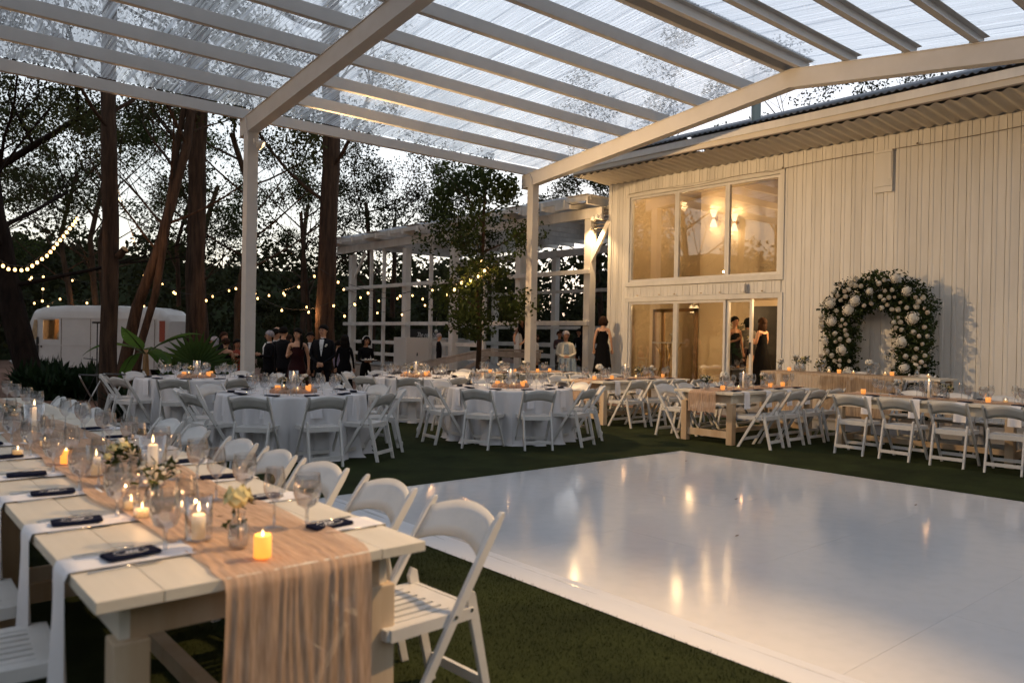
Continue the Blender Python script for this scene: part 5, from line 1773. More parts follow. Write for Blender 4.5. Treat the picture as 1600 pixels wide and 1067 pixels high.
# banana plant
def banana(x, y, z, label):
    t = thing('banana_plant', label, 'plant', (x, y, z))
    mb = MB(); mb.tube([(0, 0, 0), (.01, 0, .5), (.0, 0, 1.05), (.0, 0, 1.25)], [.085, .07, .055, .04], 10); mb.build('stem', mat("banana_stem", (.42, .24, .10), .6, var=.4, scale=5, stretch=(1, 1, .2)), t, smooth=True)
    for k, (a, L, droop, rise) in enumerate(((-2.3, 1.0, .15, .55), (2.75, 1.35, 1.0, .75), (2.2, .9, 1.5, .35), (-.6, 1.25, .75, .9), (-.35, 1.0, .7, .8), (-1.2, .9, .9, .5), (1.0, .9, 1.0, .6))):
        o = Vector((math.cos(a), math.sin(a), 0)); s = Vector((-o.y, o.x, 0))
        P_ = []
        n = 12
        for i in range(n + 1):
            f = i / n
            c = Vector((0, 0, 1.15)) + o * L * (f * (1 - .15 * droop * f)) + Vector((0, 0, rise * f * 1.3 - droop * f * f))
            P_.append((c, .19 * math.sin(PI * min(1, max(0, (f - .18) / .82)) ** .75) if f > .18 else .012))
        mb = MB()
        for (c0, w0), (c1, w1) in zip(P_, P_[1:]):
            for sg in (-1, 1):
                mb.add([c0, c0 + s * sg * w0 + Vector((0, 0, -.25 * w0)), c1 + s * sg * w1 * .97 + Vector((0, 0, -.25 * w1)), c1], [(0, 1, 2, 3)])
        lf = mb.build('leaf', M['banana'], t, smooth=True)
        mb = MB(); mb.tube([p[0] + Vector((0, 0, -.004)) for p in P_], [.016 * (1 - .7 * i / n) for i in range(n + 1)], 5); mb.build('midrib', M['stem'], lf, smooth=True)
banana(4.70, 16.95, -.12, 'banana plant with bright broad leaves right of the big cut trunk')
def fan_palm(x, y, z, label, R=.72, hh=.9):
    t = thing('fan_palm', label, 'plant', (x, y, z))
    r = random.Random(12)
    for k, (a, el, L, rr) in enumerate(((-1.95, 1.2, hh, R), (-2.9, .9, hh * .8, R * .8), (-.8, .8, hh * .8, R * .85), (.8, .9, hh * .9, R * .8), (2.2, .7, hh * .7, R * .8), (-1.6, .55, hh * .6, R * .7))):
        o = Vector((math.cos(a), math.sin(a), 0)); s = Vector((-o.y, o.x, 0))
        hub = o * L * math.cos(el) + Vector((0, 0, L * math.sin(el)))
        mb = MB(); mb.tube([(0, 0, 0), hub * .5 + Vector((0, 0, .05)), hub], [.018, .014, .010], 6)
        fr_ = mb.build('frond', M['stem'], t)
        n_ = (o * -.35 + Vector((0, 0, .9))).normalized()
        upd = (hub.normalized() * .6 + Vector((0, 0, .5))).normalized()
        mb = MB()
        m_ = 21
        for j in range(m_):
            th = (j / (m_ - 1) - .5) * 3.7
            d = (upd * math.cos(th) + s * math.sin(th)).normalized()
            w_ = .042 * rr / .7
            side = d.cross(o).normalized() * w_
            ln = rr * (1 - .12 * abs(th) / 1.85)
            fold = o * -.02
            c1, c2 = hub + d * ln * .55, hub + d * ln + Vector((0, 0, -.07))
            mb.add([hub, c1 - side + fold, c1 + side * .0, c1 + side + fold, c2], [(0, 1, 4, 2), (0, 2, 4, 3)])
        mb.build('leaflets', M['palm'], fr_)
fan_palm(5.95, 17.6, -.15, 'fan palm with wide pleated leaves behind the back left round table', .88, 1.0)
fan_palm(6.35, 18.6, -.25, 'smaller darker fan palm behind the bright one', .62, .6)

# ------------------------------------------------------------------ flower arch
arch = thing('flower_arch', 'arch thickly covered with dark greenery and white roses and hydrangeas against the wall', 'flower arch', (0, 0, 0))
AXp = 14.50
ac, aw, az = 6.62, .68, 2.06      # centre y, half spacing of legs (centre line), spring height
def arch_pt(s):
    """0..1 along the arch centre line from left foot to right foot"""
    l1 = az - .2; l2 = PI * aw * .88; tot = 2 * l1 + l2
    q = s * tot
    if q < l1: return Vector((AXp, ac + aw, .2 + q)), Vector((0, 1, 0))
    if q < l1 + l2:
        a = (q - l1) / l2 * PI
        return Vector((AXp, ac + aw * math.cos(a), az + aw * .62 * math.sin(a))), Vector((0, math.cos(a), math.sin(a)))
    return Vector((AXp, ac - aw, .2 + (tot - q))), Vector((0, -1, 0))
mb = MB()
for off in (-.16, .16):
    mb.tube([arch_pt(i / 40)[0] + arch_pt(i / 40)[1] * off for i in range(41)], .012, 6)
mb.build('frame', M['galv'], arch)
cs, rs = [], []
r = random.Random(17)
for i in range(150):
    s_ = i / 149
    p, nrm = arch_pt(s_)
    wid = .31 + .05 * noise1(s_ * 20, 3) + (.05 if .3 < s_ < .75 else 0) + (.06 if s_ > .86 else 0)
    for k in range(6):
        q = p + nrm * r.uniform(-wid, wid) * .82 + Vector((r.uniform(-.14, .1), 0, r.uniform(-.04, .04)))
        cs.append(tuple(q)); rs.append(r.uniform(.08, .16))
V, F = leaf_cloud(cs, rs, 30, .070, 18, 1.0)
fastmesh('greenery', V, F, M['archleaf'], arch)
cs = []
for i in range(60):
    p, nrm = arch_pt(r.random())
    cs.append(tuple(p + nrm * r.choice([-1, 1]) * r.uniform(.30, .42) + Vector((r.uniform(-.1, 0), 0, 0))))
V, F = leaf_cloud(cs, [.07] * len(cs), 10, .06, 19, 1.0)
fastmesh('loose_sprays', V, F, M['archleaf'], arch)
def rose_mesh(rad, m, seed):
    mb = MB(); rr = random.Random(seed)
    mb.ball((0, 0, 0), rad * .62, 8, 6)
    for ring, (nk, el, sz) in enumerate(((5, .95, .62), (7, .55, .78), (9, .12, .9))):
        for k in range(nk):
            a = 2 * PI * k / nk + ring
            d = Vector((math.cos(a) * math.cos(el), math.sin(a) * math.cos(el), math.sin(el)))
            u = Vector((-math.sin(a), math.cos(a), 0)) * rad * sz * .5; w_ = d.cross(u).normalized() * rad * sz * .5
            c = d * rad * .72
            mb.add([c - u - w_ * .2, c - w_ + d * rad * .05, c + u - w_ * .2, c + u * .6 + w_ + d * rad * .22, c - u * .6 + w_ + d * rad * .22], [(0, 1, 2, 3, 4)])
    return mb.mesh('rose', M[m], smooth=True)
def hyd_mesh(rad, seed):
    mb = MB(); rr = random.Random(seed)
    for k in range(70):
        a = k * 2.39996; h = 1 - 1.35 * k / 70
        q = math.sqrt(max(0, 1 - h * h))
        d = Vector((q * math.cos(a), q * math.sin(a), h)); c = d * rad * rr.uniform(.74, 1.12)
        u = d.cross(Vector((rr.random() - .5, rr.random() - .5, 1))).normalized() * rad * .19; w_ = d.cross(u).normalized() * rad * .19
        mb.add([c - u, c - w_, c + u, c + w_], [(0, 1, 2, 3)])
    mb.ball((0, 0, 0), rad * .62, 8, 6)
    return mb.mesh('hydrangea', M['petal'], smooth=False)
roses = [rose_mesh(.055, 'petal', 1), rose_mesh(.040, 'petalb', 2), rose_mesh(.047, 'petal', 3)]
hyds = [hyd_mesh(.115, 1), hyd_mesh(.10, 2)]
placed = []
k = 0
tries = 0
while k < 118 and tries < 4000:
    tries += 1
    s_ = r.random(); p, nrm = arch_pt(s_)
    q = p + nrm * r.uniform(-.30, .30) + Vector((-.20, 0, 0))
    big = k < 21
    if any((q - o_).length < (.19 if (big or b_) else .088) for o_, b_ in placed): continue
    placed.append((q, big))
    me = hyds[k % 2] if big else roses[k % 3]
    sc_ = r.uniform(.75, 1.15)
    o = inst('hydrangea' if big else 'rose', me, arch, tuple(q))
    o.scale = (sc_, sc_ * r.uniform(.85, 1.1), sc_)
    o.rotation_euler = (r.uniform(-.4, .4), -PI / 2 + r.uniform(-.5, .5), r.uniform(-.4, .4))
    k += 1
# ------------------------------------------------------------------ people
BASE = dict(
    pelvis=(0, 0, .95, .125), waist=(0, .005, 1.07, .115), chest=(0, .01, 1.24, .135), upch=(0, 0, 1.37, .115), neck0=(0, -.012, 1.455, .058), neck=(0, -.005, 1.51, .050),
    jaw=(0, .022, 1.565, .066), head=(0, .008, 1.63, .088), crown=(0, -.002, 1.685, .062),
    shL=(-.165, -.01, 1.40, .062), elL=(-.215, -.03, 1.13, .042), wrL=(-.235, .03, .90, .027), haL=(-.238, .045, .845, .030),
    shR=(.165, -.01, 1.40, .062), elR=(.215, -.03, 1.13, .042), wrR=(.235, .03, .90, .027), haR=(.238, .045, .845, .030),
    hiL=(-.092, 0, .88, .092), knL=(-.10, .015, .49, .058), anL=(-.105, -.02, .08, .038), toL=(-.115, .12, .03, .034),
    hiR=(.092, 0, .88, .092), knR=(.10, .015, .49, .058), anR=(.105, -.02, .08, .038), toR=(.115, .12, .03, .034))
EDG = [('pelvis', 'waist'), ('waist', 'chest'), ('chest', 'upch'), ('upch', 'neck0'), ('neck0', 'neck'), ('neck', 'jaw'), ('jaw', 'head'), ('head', 'crown'),
       ('upch', 'shL'), ('shL', 'elL'), ('elL', 'wrL'), ('wrL', 'haL'), ('upch', 'shR'), ('shR', 'elR'), ('elR', 'wrR'), ('wrR', 'haR'),
       ('pelvis', 'hiL'), ('hiL', 'knL'), ('knL', 'anL'), ('anL', 'toL'), ('pelvis', 'hiR'), ('hiR', 'knR'), ('knR', 'anR'), ('anR', 'toR')]


def body(par, J, mats, region):
    """one continuous skinned mesh; region(name_of_nearest_joint, point) -> material index"""
    names = list(J)
    vs = [Vector(J[n][:3]) for n in names]
    rad = [J[n][3] for n in names]
    ed = [(names.index(a), names.index(b)) for a, b in EDG]
    own = list(names)
    for s, sg in (('L', -1), ('R', 1)):
        w, h = Vector(J['wr' + s][:3]), Vector(J['ha' + s][:3])
        d = (h - w).normalized()
        side = d.cross(Vector((0, 1, 0)))
        side = side.normalized() if side.length > .2 else Vector((1, 0, 0))
        pal = d.cross(side).normalized()
        hi = names.index('ha' + s)
        for k in range(4):
            off = (k - 1.5) * .017
            ln = (.055, .066, .060, .045)[k]
            base = h + side * off + d * .028
            p1 = base + d * ln * .5 + pal * .004; p2 = base + d * ln + pal * .018
            i0 = len(vs)
            vs += [base, p1, p2]; rad += [.0095, .0085, .007]; own += ['ha' + s] * 3
            ed += [(hi, i0), (i0, i0 + 1), (i0 + 1, i0 + 2)]
        i0 = len(vs)
        tb = w.lerp(h, .5) + side * (-.026) * sg
        vs += [tb + d * .02 + pal * .01, tb + d * .05 + pal * .022 - side * .008 * sg]; rad += [.010, .008]; own += ['ha' + s] * 2
        ed += [(hi, i0), (i0, i0 + 1)]
    me = bpy.data.meshes.new('skeleton')
    me.from_pydata([tuple(v) for v in vs], ed, [])
    tmp = bpy.data.objects.new('skeleton', me)
    COL.objects.link(tmp)
    md = tmp.modifiers.new('skin', 'SKIN')
    md.use_smooth_shade = True
    md.branch_smoothing = .5
    sv = me.skin_vertices[0].data
    for i, r in enumerate(rad):
        sv[i].radius = (r, r)
        sv[i].use_root = (i == 0)
    sb = tmp.modifiers.new('sub', 'SUBSURF'); sb.levels = 1; sb.render_levels = 1
    dg = bpy.context.evaluated_depsgraph_get()
    m2 = bpy.data.meshes.new_from_object(tmp.evaluated_get(dg))
    bpy.data.objects.remove(tmp); bpy.data.meshes.remove(me)
    m2.name = 'body'
    m2.materials.clear()
    for m in mats: m2.materials.append(m)
    co = np.zeros(len(m2.vertices) * 3); m2.vertices.foreach_get('co', co); co = co.reshape(-1, 3)
    A = np.array([tuple(v) for v in vs])
    for p in m2.polygons:
        c = np.mean([co[i] for i in p.vertices], axis=0)
        k = int(np.argmin(((A - c) ** 2).sum(1)))
        p.material_index = region(own[k], c, J)
        p.use_smooth = True
    o = bpy.data.objects.new('body', m2)
    COL.objects.link(o); o.parent = par
    return o


def rings(name, rs, m, par, n=20, fold=0.0, off=(0, 0), pert=8, bottom=True, solid=0):
    """rs: list of (z, rx, ry, cx, cy)"""
    mb = MB(); vs, fs = [], []
    for i, (z, rx, ry, cx, cy_) in enumerate(rs):
        f = i / (len(rs) - 1)
        for k in range(n):
            a = 2 * PI * k / n
            q = 1 + fold * f * math.cos(a * pert + f * 1.2)
            vs.append((cx + rx * q * math.cos(a), cy_ + ry * q * math.sin(a), z))
    for i in range(len(rs) - 1):
        for k in range(n):
            k2 = (k + 1) % n
            fs.append((i * n + k, i * n + k2, (i + 1) * n + k2, (i + 1) * n + k))
    mb.add(vs, fs)
    return mb.build(name, m, par, smooth=True, solid=solid)


def person(label, x, y, z, face, h, top='suit', bottom=None, skin='skin', hair='hairb', hairstyle='short', pose=None, dress=None, bare=False, faceful=True, shirt=None, jacket=None, group=None, slim=1.0, turn=0.0):
    t = thing('person', label, 'person', (x, y, z), face - PI / 2, group)
    s = h / 1.745
    J = {k: list(v) for k, v in BASE.items()}
    if bare or dress:
        for k in ('pelvis', 'waist', 'chest', 'upch'): J[k][3] *= .88
        for k in ('shL', 'shR'): J[k][0] *= .90; J[k][3] *= .8
        for k in ('elL', 'elR', 'wrL', 'wrR'): J[k][3] *= .88
    if pose:
        for k, v in pose.items():
            J[k] = list(v) + [J[k][3]] if len(v) == 3 else list(v)
    for k in ('jaw', 'head', 'crown'): J[k][3] *= 1.13
    for k in J: J[k] = [c * s for c in J[k]]
    for k in J: J[k][0] *= slim if k not in ('head', 'jaw', 'crown') else 1
    mats = [M[skin], M[top], M[bottom or top], M['blackplastic']]
    def region(nm, c, J):
        if nm in ('jaw', 'head', 'crown', 'neck') or nm.startswith('ha'): return 0
        if nm == 'neck0': return 0 if (bare or c[2] > J['neck0'][2] + .0) else 1
        if nm.startswith('to'): return 3
        if nm[:2] in ('hi', 'kn', 'an') or nm == 'pelvis': return 2
        if bare and nm[:2] in ('sh', 'el', 'wr'): return 0
        if bare and nm == 'upch' and c[2] > J['upch'][2] - .02 * s: return 0
        return 1
    body(t, J, mats, region)
    hd = Vector(J['head'][:3]); jw = Vector(J['jaw'][:3])
    Hm = M[hair]
    upv_ = (hd - jw).normalized()
    # face features (children), looking along +y rotated by turn
    fd = Vector((math.sin(turn), math.cos(turn), 0)); fs_ = Vector((fd.y, -fd.x, 0))
    if faceful:
        ft = hd + upv_ * -.012 * s
        mb = MB()
        nb_ = ft + fd * .088 * s
        mb.add([nb_ + upv_ * .012 * s, nb_ - upv_ * .026 * s + fs_ * .013 * s, nb_ - upv_ * .026 * s - fs_ * .013 * s, nb_ - upv_ * .022 * s + fd * .020 * s], [(0, 3, 1), (0, 2, 3), (1, 3, 2)])
        for sg in (-1, 1):
            e_ = hd + fs_ * (.090 * sg * s) + fd * (-.002 * s) - upv_ * .015 * s
            mb.ball(e_, .018 * s, 6, 4, (.5, 1, 1.5))
        mb.build('nose_and_ears', M[skin], t, smooth=True)
        mb = MB()
        for sg in (-1, 1):
            mb.ball(ft + fd * .082 * s + fs_ * .031 * sg * s + upv_ * .008 * s, .0095 * s, 6, 4, (1.3, 1, .7))
            mb.ball(ft + fd * .084 * s + fs_ * .032 * sg * s + upv_ * .026 * s, .010 * s, 6, 3, (1.6, .6, .35))
        mb.build('eyes', M['hairb'], t)
        mb = MB(); mb.ball(ft + fd * .076 * s - upv_ * .046 * s, .015 * s, 8, 4, (1.5, .7, .45)); mb.build('mouth', M['lips'], t)
    # hair
    mb = MB()
    def cap(rz, back, zlow, sx=1.0):
        n = 16; vs, fs = [], []
        m_ = 8
        for i in range(m_ + 1):
            th = PI * .64 * i / m_
            for k in range(n):
                a = 2 * PI * k / n
                d = Vector((math.cos(a), math.sin(a), 0))
                fr = max(0, d.dot(fd))
                tt = th * (1 - .34 * fr)
                v = d * math.sin(tt) * rz * sx + Vector((0, 0, 1)) * math.cos(tt) * rz * 1.05
                v -= fd * back
                rr = 1 + .04 * noise1(k * 1.7 + i * 3.1, 4)
                vs.append(hd + upv_ * .012 * s + v * rr)
        for i in range(m_):
            for k in range(n):
                fs.append((i * n + k, i * n + (k + 1) % n, (i + 1) * n + (k + 1) % n, (i + 1) * n + k))
        mb.add(vs, fs)
    if hairstyle == 'bald':
        cap(.0965 * s, .012 * s, 0)
        mb.v = [v for v in mb.v]
    else:
        cap(.104 * s, .012 * s, 0)
    if hairstyle in ('long', 'wavy'):
        for k in range(9):
            a = PI + (k - 4) * .33
            d = fd * math.cos(a) + fs_ * math.sin(a)
            o_ = hd + d * .075 * s
            L = (.36 if hairstyle == 'long' else .26) * s
            mb.tube([o_ + upv_ * .04 * s, o_ + d * .022 * s - upv_ * L * .35, o_ + d * .018 * s - upv_ * L * .75, o_ + d * .01 * s - upv_ * L], [.028 * s, .036 * s, .030 * s, .006 * s], 7)
    if hairstyle == 'bun':
        mb.ball(hd - fd * .09 * s + upv_ * .055 * s, .048 * s, 8, 6)
        mb.ball(hd - fd * .07 * s - upv_ * .01 * s, .05 * s, 8, 6)
    if hairstyle == 'bob':
        for k in range(11):
            a = PI + (k - 5) * .36
            d = fd * math.cos(a) + fs_ * math.sin(a)
            o_ = hd + d * .070 * s
            mb.tube([o_ + upv_ * .05 * s, o_ + d * .030 * s - upv_ * .04 * s, o_ + d * .02 * s - upv_ * .13 * s], [.030 * s, .034 * s, .012 * s], 7)
    mb.build('hair', Hm if hairstyle != 'bald' else M[skin], t, smooth=True)
    # clothes
    if shirt:
        c = Vector(J['upch'][:3]); ch = Vector(J['chest'][:3])
        mb = MB()
        f0 = Vector((0, 1, 0))
        y_ = .128 * s
        mb.add([(-.045 * s, y_ - .035 * s, c.z + .075 * s), (.045 * s, y_ - .035 * s, c.z + .075 * s), (.040 * s, y_ + .016 * s, c.z - .02 * s), (.004 * s, y_ + .022 * s, ch.z - .14 * s), (-.004 * s, y_ + .022 * s, ch.z - .14 * s), (-.040 * s, y_ + .016 * s, c.z - .02 * s)], [(0, 1, 2, 5), (5, 2, 3, 4)])
        mb.lathe([(.062 * s, 0), (.056 * s, .035 * s)], 12, (0, -.005 * s, J['neck0'][2] - .005 * s), cap=False)
        sh = mb.build('shirt', M['white'], t)
        if shirt == 'bow':
            mb = MB(); zz = J['neck0'][2] - .002 * s; yy = .062 * s
            mb.add([(-.045 * s, yy, zz + .02 * s), (-.045 * s, yy, zz - .02 * s), (0, yy + .006 * s, zz - .006 * s), (0, yy + .006 * s, zz + .006 * s), (.045 * s, yy, zz + .02 * s), (.045 * s, yy, zz - .02 * s)], [(0, 1, 2, 3), (3, 2, 5, 4)])
            mb.build('bow_tie', M['suit'], sh, solid=.008)
    if jacket:
        zc = J['pelvis'][2]
        rs = [(zc - .13 * s, .185 * s, .135 * s, 0, 0), (zc + .02 * s, .170 * s, .130 * s, 0, 0), (J['waist'][2] + .02 * s, .160 * s, .128 * s, 0, .005), (J['chest'][2], .182 * s, .140 * s, 0, .008),
              (J['upch'][2] - .02 * s, .192 * s, .128 * s, 0, 0), (J['upch'][2] + .035 * s, .165 * s, .10 * s, 0, -.005), (J['neck0'][2] - .01 * s, .075 * s, .066 * s, 0, -.01)]
        if pose and 'lean' in str(jacket): pass
        rings('jacket', [(a, b * slim, c, d, e) for a, b, c, d, e in rs], M[jacket if isinstance(jacket, str) else 'suit'], t, 20)
    if dress:
        zb = J['chest'][2] + (.045 * s if bare else .09 * s)
        fl_ = dress[1]
        px_, py_ = J['pelvis'][0], J['pelvis'][1]
        cx_, cyy = J['chest'][0], J['chest'][1]
        rs = [(zb, .142 * s, .112 * s, cx_, cyy + .004), (J['chest'][2] - .05 * s, .146 * s, .118 * s, cx_, cyy), (J['waist'][2], .125 * s, .104 * s, (px_ + cx_) / 2, (py_ + cyy) / 2),
              (J['pelvis'][2] - .02 * s, .172 * s, .140 * s, px_, py_), (.66 * s, .185 * s * (1 + fl_ * .3), .16 * s * (1 + fl_ * .3), px_, py_), (.35 * s, .20 * s * (1 + fl_ * .8), .18 * s * (1 + fl_ * .8), px_, py_), (.03 * s, .215 * s * (1 + fl_ * 1.3), .20 * s * (1 + fl_ * 1.3), px_, py_)]
        if pose and J['knL'][2] > .55 * s or (pose and J['knL'][1] > .3 * s): rs = rs[:4]
        rings('dress', [(a, b * slim, c, d, e) for a, b, c, d, e in rs], M[dress[0]], t, 28, fold=.07, pert=7)
    return t, J, s


def at(xp, depth):
    """a spot on the ground at a measured bearing and distance from the eye"""
    d = fwv * 1223.86 + r2 * (xp - 800)
    q = d * depth / 1223.86
    return q.x, q.y


def fto(x, y): return math.atan2(-y, -x)   # facing the eye
folded = dict(elL=(-.22, .03, 1.12), wrL=(-.06, .19, .96), haL=(-.01, .205, .935), elR=(.22, .03, 1.12), wrR=(.06, .20, .97), haR=(.015, .22, .945))
hold = dict(elL=(-.20, .02, 1.12), wrL=(-.10, .22, 1.16), haL=(-.07, .26, 1.18), elR=(.20, .02, 1.12), wrR=(.12, .22, 1.14), haR=(.10, .26, 1.17))
onearm = dict(elR=(.20, .02, 1.12), wrR=(.12, .22, 1.16), haR=(.10, .26, 1.19))
x, y = at(505, 15.6)
tx, J, s = person('man in a black tuxedo with bow tie and white boutonniere, hands clasped in front', x, y, 0, fto(x, y) - .25, 1.70, 'suit', 'suit', 'skin', 'hairb', 'short', folded, shirt='bow', jacket='suit', turn=.25, slim=1.13)
mb = MB(); mb.ball((-.10, .135, 1.30), .022, 8, 5); mb.ball((-.085, .140, 1.275), .018, 8, 5); mb.build('boutonniere', M['petal'], tx)
x, y = at(465, 15.8)
person('woman in a strapless maroon gown with long dark hair beside the man in the tuxedo', x, y, 0, fto(x, y) - .2, 1.62, 'maroon', 'maroon', 'skin', 'hairb', 'long', onearm, dress=('maroon', .4), bare=True, turn=.35, slim=1.08)
x, y = at(335, 18.5)
person('grey haired woman in a plum dress, leftmost of the standing guests', x, y, gz(x, y), fto(x, y) - 1.4, 1.66, 'purple', 'purple', 'skin2', 'hairg', 'wavy', hold, dress=('purple', .4))
x, y = at(353, 18.9)
person('dark haired woman with bare upper back, second guest from the left', x, y, gz(x, y), fto(x, y) + 2.9, 1.64, 'black', 'black', 'skin', 'hairr', 'bun', onearm, dress=('black', .3), bare=True)
x, y = at(350, 20.2)
person('tall guest in black half hidden behind the woman with the bare back', x, y, gz(x, y), fto(x, y) + .6, 1.80, 'suit', 'suit', 'skin2', 'hairr', 'short', jacket='suit', faceful=False)
x, y = at(371, 19.2)
person('woman in a rust orange long dress among the guests left of the post', x, y, gz(x, y), fto(x, y) + .35, 1.62, 'orange', 'orange', 'skin2', 'hairb', 'bun', hold, dress=('orange', .5))
x, y = at(387, 18.2)
person('man in a dark suit facing left right beside the canopy post', x, y, gz(x, y), fto(x, y) - 1.2, 1.74, 'suit', 'suit', 'skin', 'hairb', 'short', hold, shirt='tie', jacket='suit')
x, y = at(421, 17.6)
person('grey haired man in a suit just right of the canopy post', x, y, gz(x, y), fto(x, y) - 1.2, 1.68, 'suit', 'suit', 'skin', 'hairg', 'short', hold, shirt='tie', jacket='suit')
x, y = at(433, 19.8)
person('tall bald man standing behind the other guests', x, y, gz(x, y), fto(x, y) + .2, 1.93, 'suit', 'suit', 'skin', 'hairg', 'bald', shirt='tie', jacket='suit')
x, y = at(431, 18.0)
person('young man in profile with white collar and boutonniere between the suits', x, y, gz(x, y), fto(x, y) + 1.5, 1.75, 'suit', 'suit', 'skin', 'hairb', 'short', onearm, shirt='tie', jacket='suit')
x, y = at(443, 17.2)
person('man in a black suit seen from behind left of the maroon gown', x, y, gz(x, y), fto(x, y) + 2.3, 1.72, 'suit', 'suit', 'skin', 'hairb', 'short', onearm, jacket='suit', faceful=False)
x, y = at(451, 18.8)
person('brown haired woman half hidden behind the maroon gown', x, y, gz(x, y), fto(x, y) + 1.7, 1.68, 'black', 'black', 'skin', 'hairr', 'wavy', dress=('black', .3), bare=True)
x, y = at(485, 19.6)
person('man with glasses in a dark suit between the couple, farther back', x, y, gz(x, y), fto(x, y), 1.78, 'suit', 'suit', 'skin2', 'hairb', 'short', shirt='tie', jacket='suit')
x, y = at(539, 19.4)
person('long haired woman in black seen from behind right of the thick trunk', x, y, gz(x, y) - .0, fto(x, y) + 3.0, 1.66, 'black', 'black', 'skin', 'hairb', 'long', dress=('black', .15), faceful=False)
x, y = at(529, 21.0)
person('guest in a lilac shirt half hidden behind the woman in black', x, y, gz(x, y), fto(x, y) + 2.0, 1.62, 'lilac', 'suit', 'skin', 'hairb', 'short', faceful=False)
x, y = at(572, 18.6)
trayp = dict(elR=(.20, .0, 1.12), wrR=(.16, .25, 1.08), haR=(.15, .30, 1.09), elL=(-.20, .02, 1.12), wrL=(-.05, .22, 1.08), haL=(.0, .26, 1.09))
sv_, J, s = person('server in black with a white headband carrying a tray', x, y, gz(x, y) - .05, fto(x, y) + .45, 1.60, 'black', 'black', 'skin2', 'hairb', 'bob', trayp)
mb = MB()
for k in range(13):
    a0, a1 = PI * k / 13, PI * (k + 1) / 13
    mb.beam((.098 * math.cos(a0), .025, 1.505 + .10 * math.sin(a0)), (.098 * math.cos(a1), .025, 1.505 + .10 * math.sin(a1)), .014, .022, (0, 1, 0))
mb.build('headband', M['white'], sv_)
tr_ = thing('serving_tray', 'round serving tray with small bites carried by the server', 'tray', (x, y, gz(x, y) - .05 + 1.03), fto(x, y) + .45 - PI / 2)
mb = MB(); mb.lathe([(.0005, 0), (.17, 0), (.185, .018), (.17, .012), (.0005, .010)], 24, (.10, .38, 0)); mb.build('tray', M['ceramic'], tr_)
mb = MB()
for k in range(6): mb.ball((.10 + .10 * math.cos(k), .38 + .10 * math.sin(k), .026), .02, 6, 4)
mb.build('canapes', M['petalb'], tr_)
# people on the deck
x, y = at(797, 21.2)
lean = dict(pelvis=(0, 0, .93), waist=(0, .05, 1.05), chest=(0, .13, 1.20), upch=(0, .20, 1.31), neck0=(0, .24, 1.385), neck=(0, .27, 1.43), jaw=(0, .32, 1.47), head=(0, .315, 1.54), crown=(0, .30, 1.595),
            shL=(-.155, .20, 1.33), elL=(-.23, .40, 1.13), wrL=(-.20, .56, .96), haL=(-.18, .62, .93), shR=(.155, .20, 1.33), elR=(.20, .36, 1.10), wrR=(.10, .52, .96), haR=(.06, .57, .94))
person('long haired woman in a sleeveless black top leaning on the landing railing', 14.35, 16.15, .41, PI + .35, 1.78, 'black', 'black', 'skin2', 'hairb', 'long', lean, bare=True, turn=.2)
x, y = at(884, 19.6)
sit = dict(pelvis=(0, 0, .52), waist=(0, -.01, .64), chest=(0, .01, .81), upch=(0, .0, .94), neck0=(0, -.005, 1.025), neck=(0, .0, 1.08), jaw=(0, .03, 1.135), head=(0, .015, 1.20), crown=(0, .0, 1.255),
           shL=(-.165, .0, .97), elL=(-.24, .06, .72), wrL=(-.07, .25, .66), haL=(-.02, .27, .645), shR=(.165, .0, .97), elR=(.24, .06, .72), wrR=(.07, .26, .66), haR=(.02, .28, .65),
           hiL=(-.095, .05, .50), knL=(-.11, .44, .50), anL=(-.11, .42, .09), toL=(-.12, .55, .04), hiR=(.095, .05, .50), knR=(.11, .44, .50), anR=(.11, .42, .09), toR=(.12, .55, .04))
ow, J, s = person('elderly grey haired woman in a cream cardigan and blue dress sitting with folded hands', x, y, .42, fto(x, y) + .1, 1.70, 'cream', 'bluedress', 'skin2', 'hairg', 'short', sit, turn=-.2)
rings('cardigan', [(.50, .215, .20, 0, .0), (.60, .20, .165, 0, .0), (.78, .195, .15, 0, .01), (.90, .20, .135, 0, .0), (.975, .16, .10, 0, 0), (1.0, .08, .07, 0, 0)], M['cream'], ow)
mb = MB(); mb.add([(-.05, .155, .95), (.05, .155, .95), (.075, .175, .70), (-.075, .175, .70)], [(0, 1, 2, 3)]); mb.grid(lambda u, v: ((u - .5) * .40, .0 + v * .5, .605 - .0 * v - .02 * abs(u - .5)), 8, 6); mb.grid(lambda u, v: ((u - .5) * (.40 + .1 * v), .505 + .02 * math.sin(u * 20), .60 - v * .42), 16, 6)
mb.build('dress', M['bluedress'], ow, solid=.01)
cw = thing('garden_chair', 'dark chair under the elderly woman in the cream cardigan', 'chair', (x, y, .42), fto(x, y) + .1 - PI / 2)
mb = MB(); mb.box(-.23, .23, -.2, .25, .40, .43); mb.build('seat', M['blackplastic'], cw)
mb = MB(); mb.box(-.23, .23, -.23, -.20, .43, .85); mb.build('backrest', M['blackplastic'], cw)
for sx in (-.2, .2):
    for sy_ in (-.18, .22):
        mb = MB(); mb.box(sx - .015, sx + .015, sy_ - .015, sy_ + .015, 0, .399); mb.build('leg', M['blackplastic'], cw)
x, y = at(942, 19.5)
person('woman in a sleeveless black dress seen from behind at the corner of the building', x, y, .42, fto(x, y) + 3.0, 1.66, 'black', 'black', 'skin', 'hairr', 'bob', dress=('black', .25), bare=True, faceful=False)
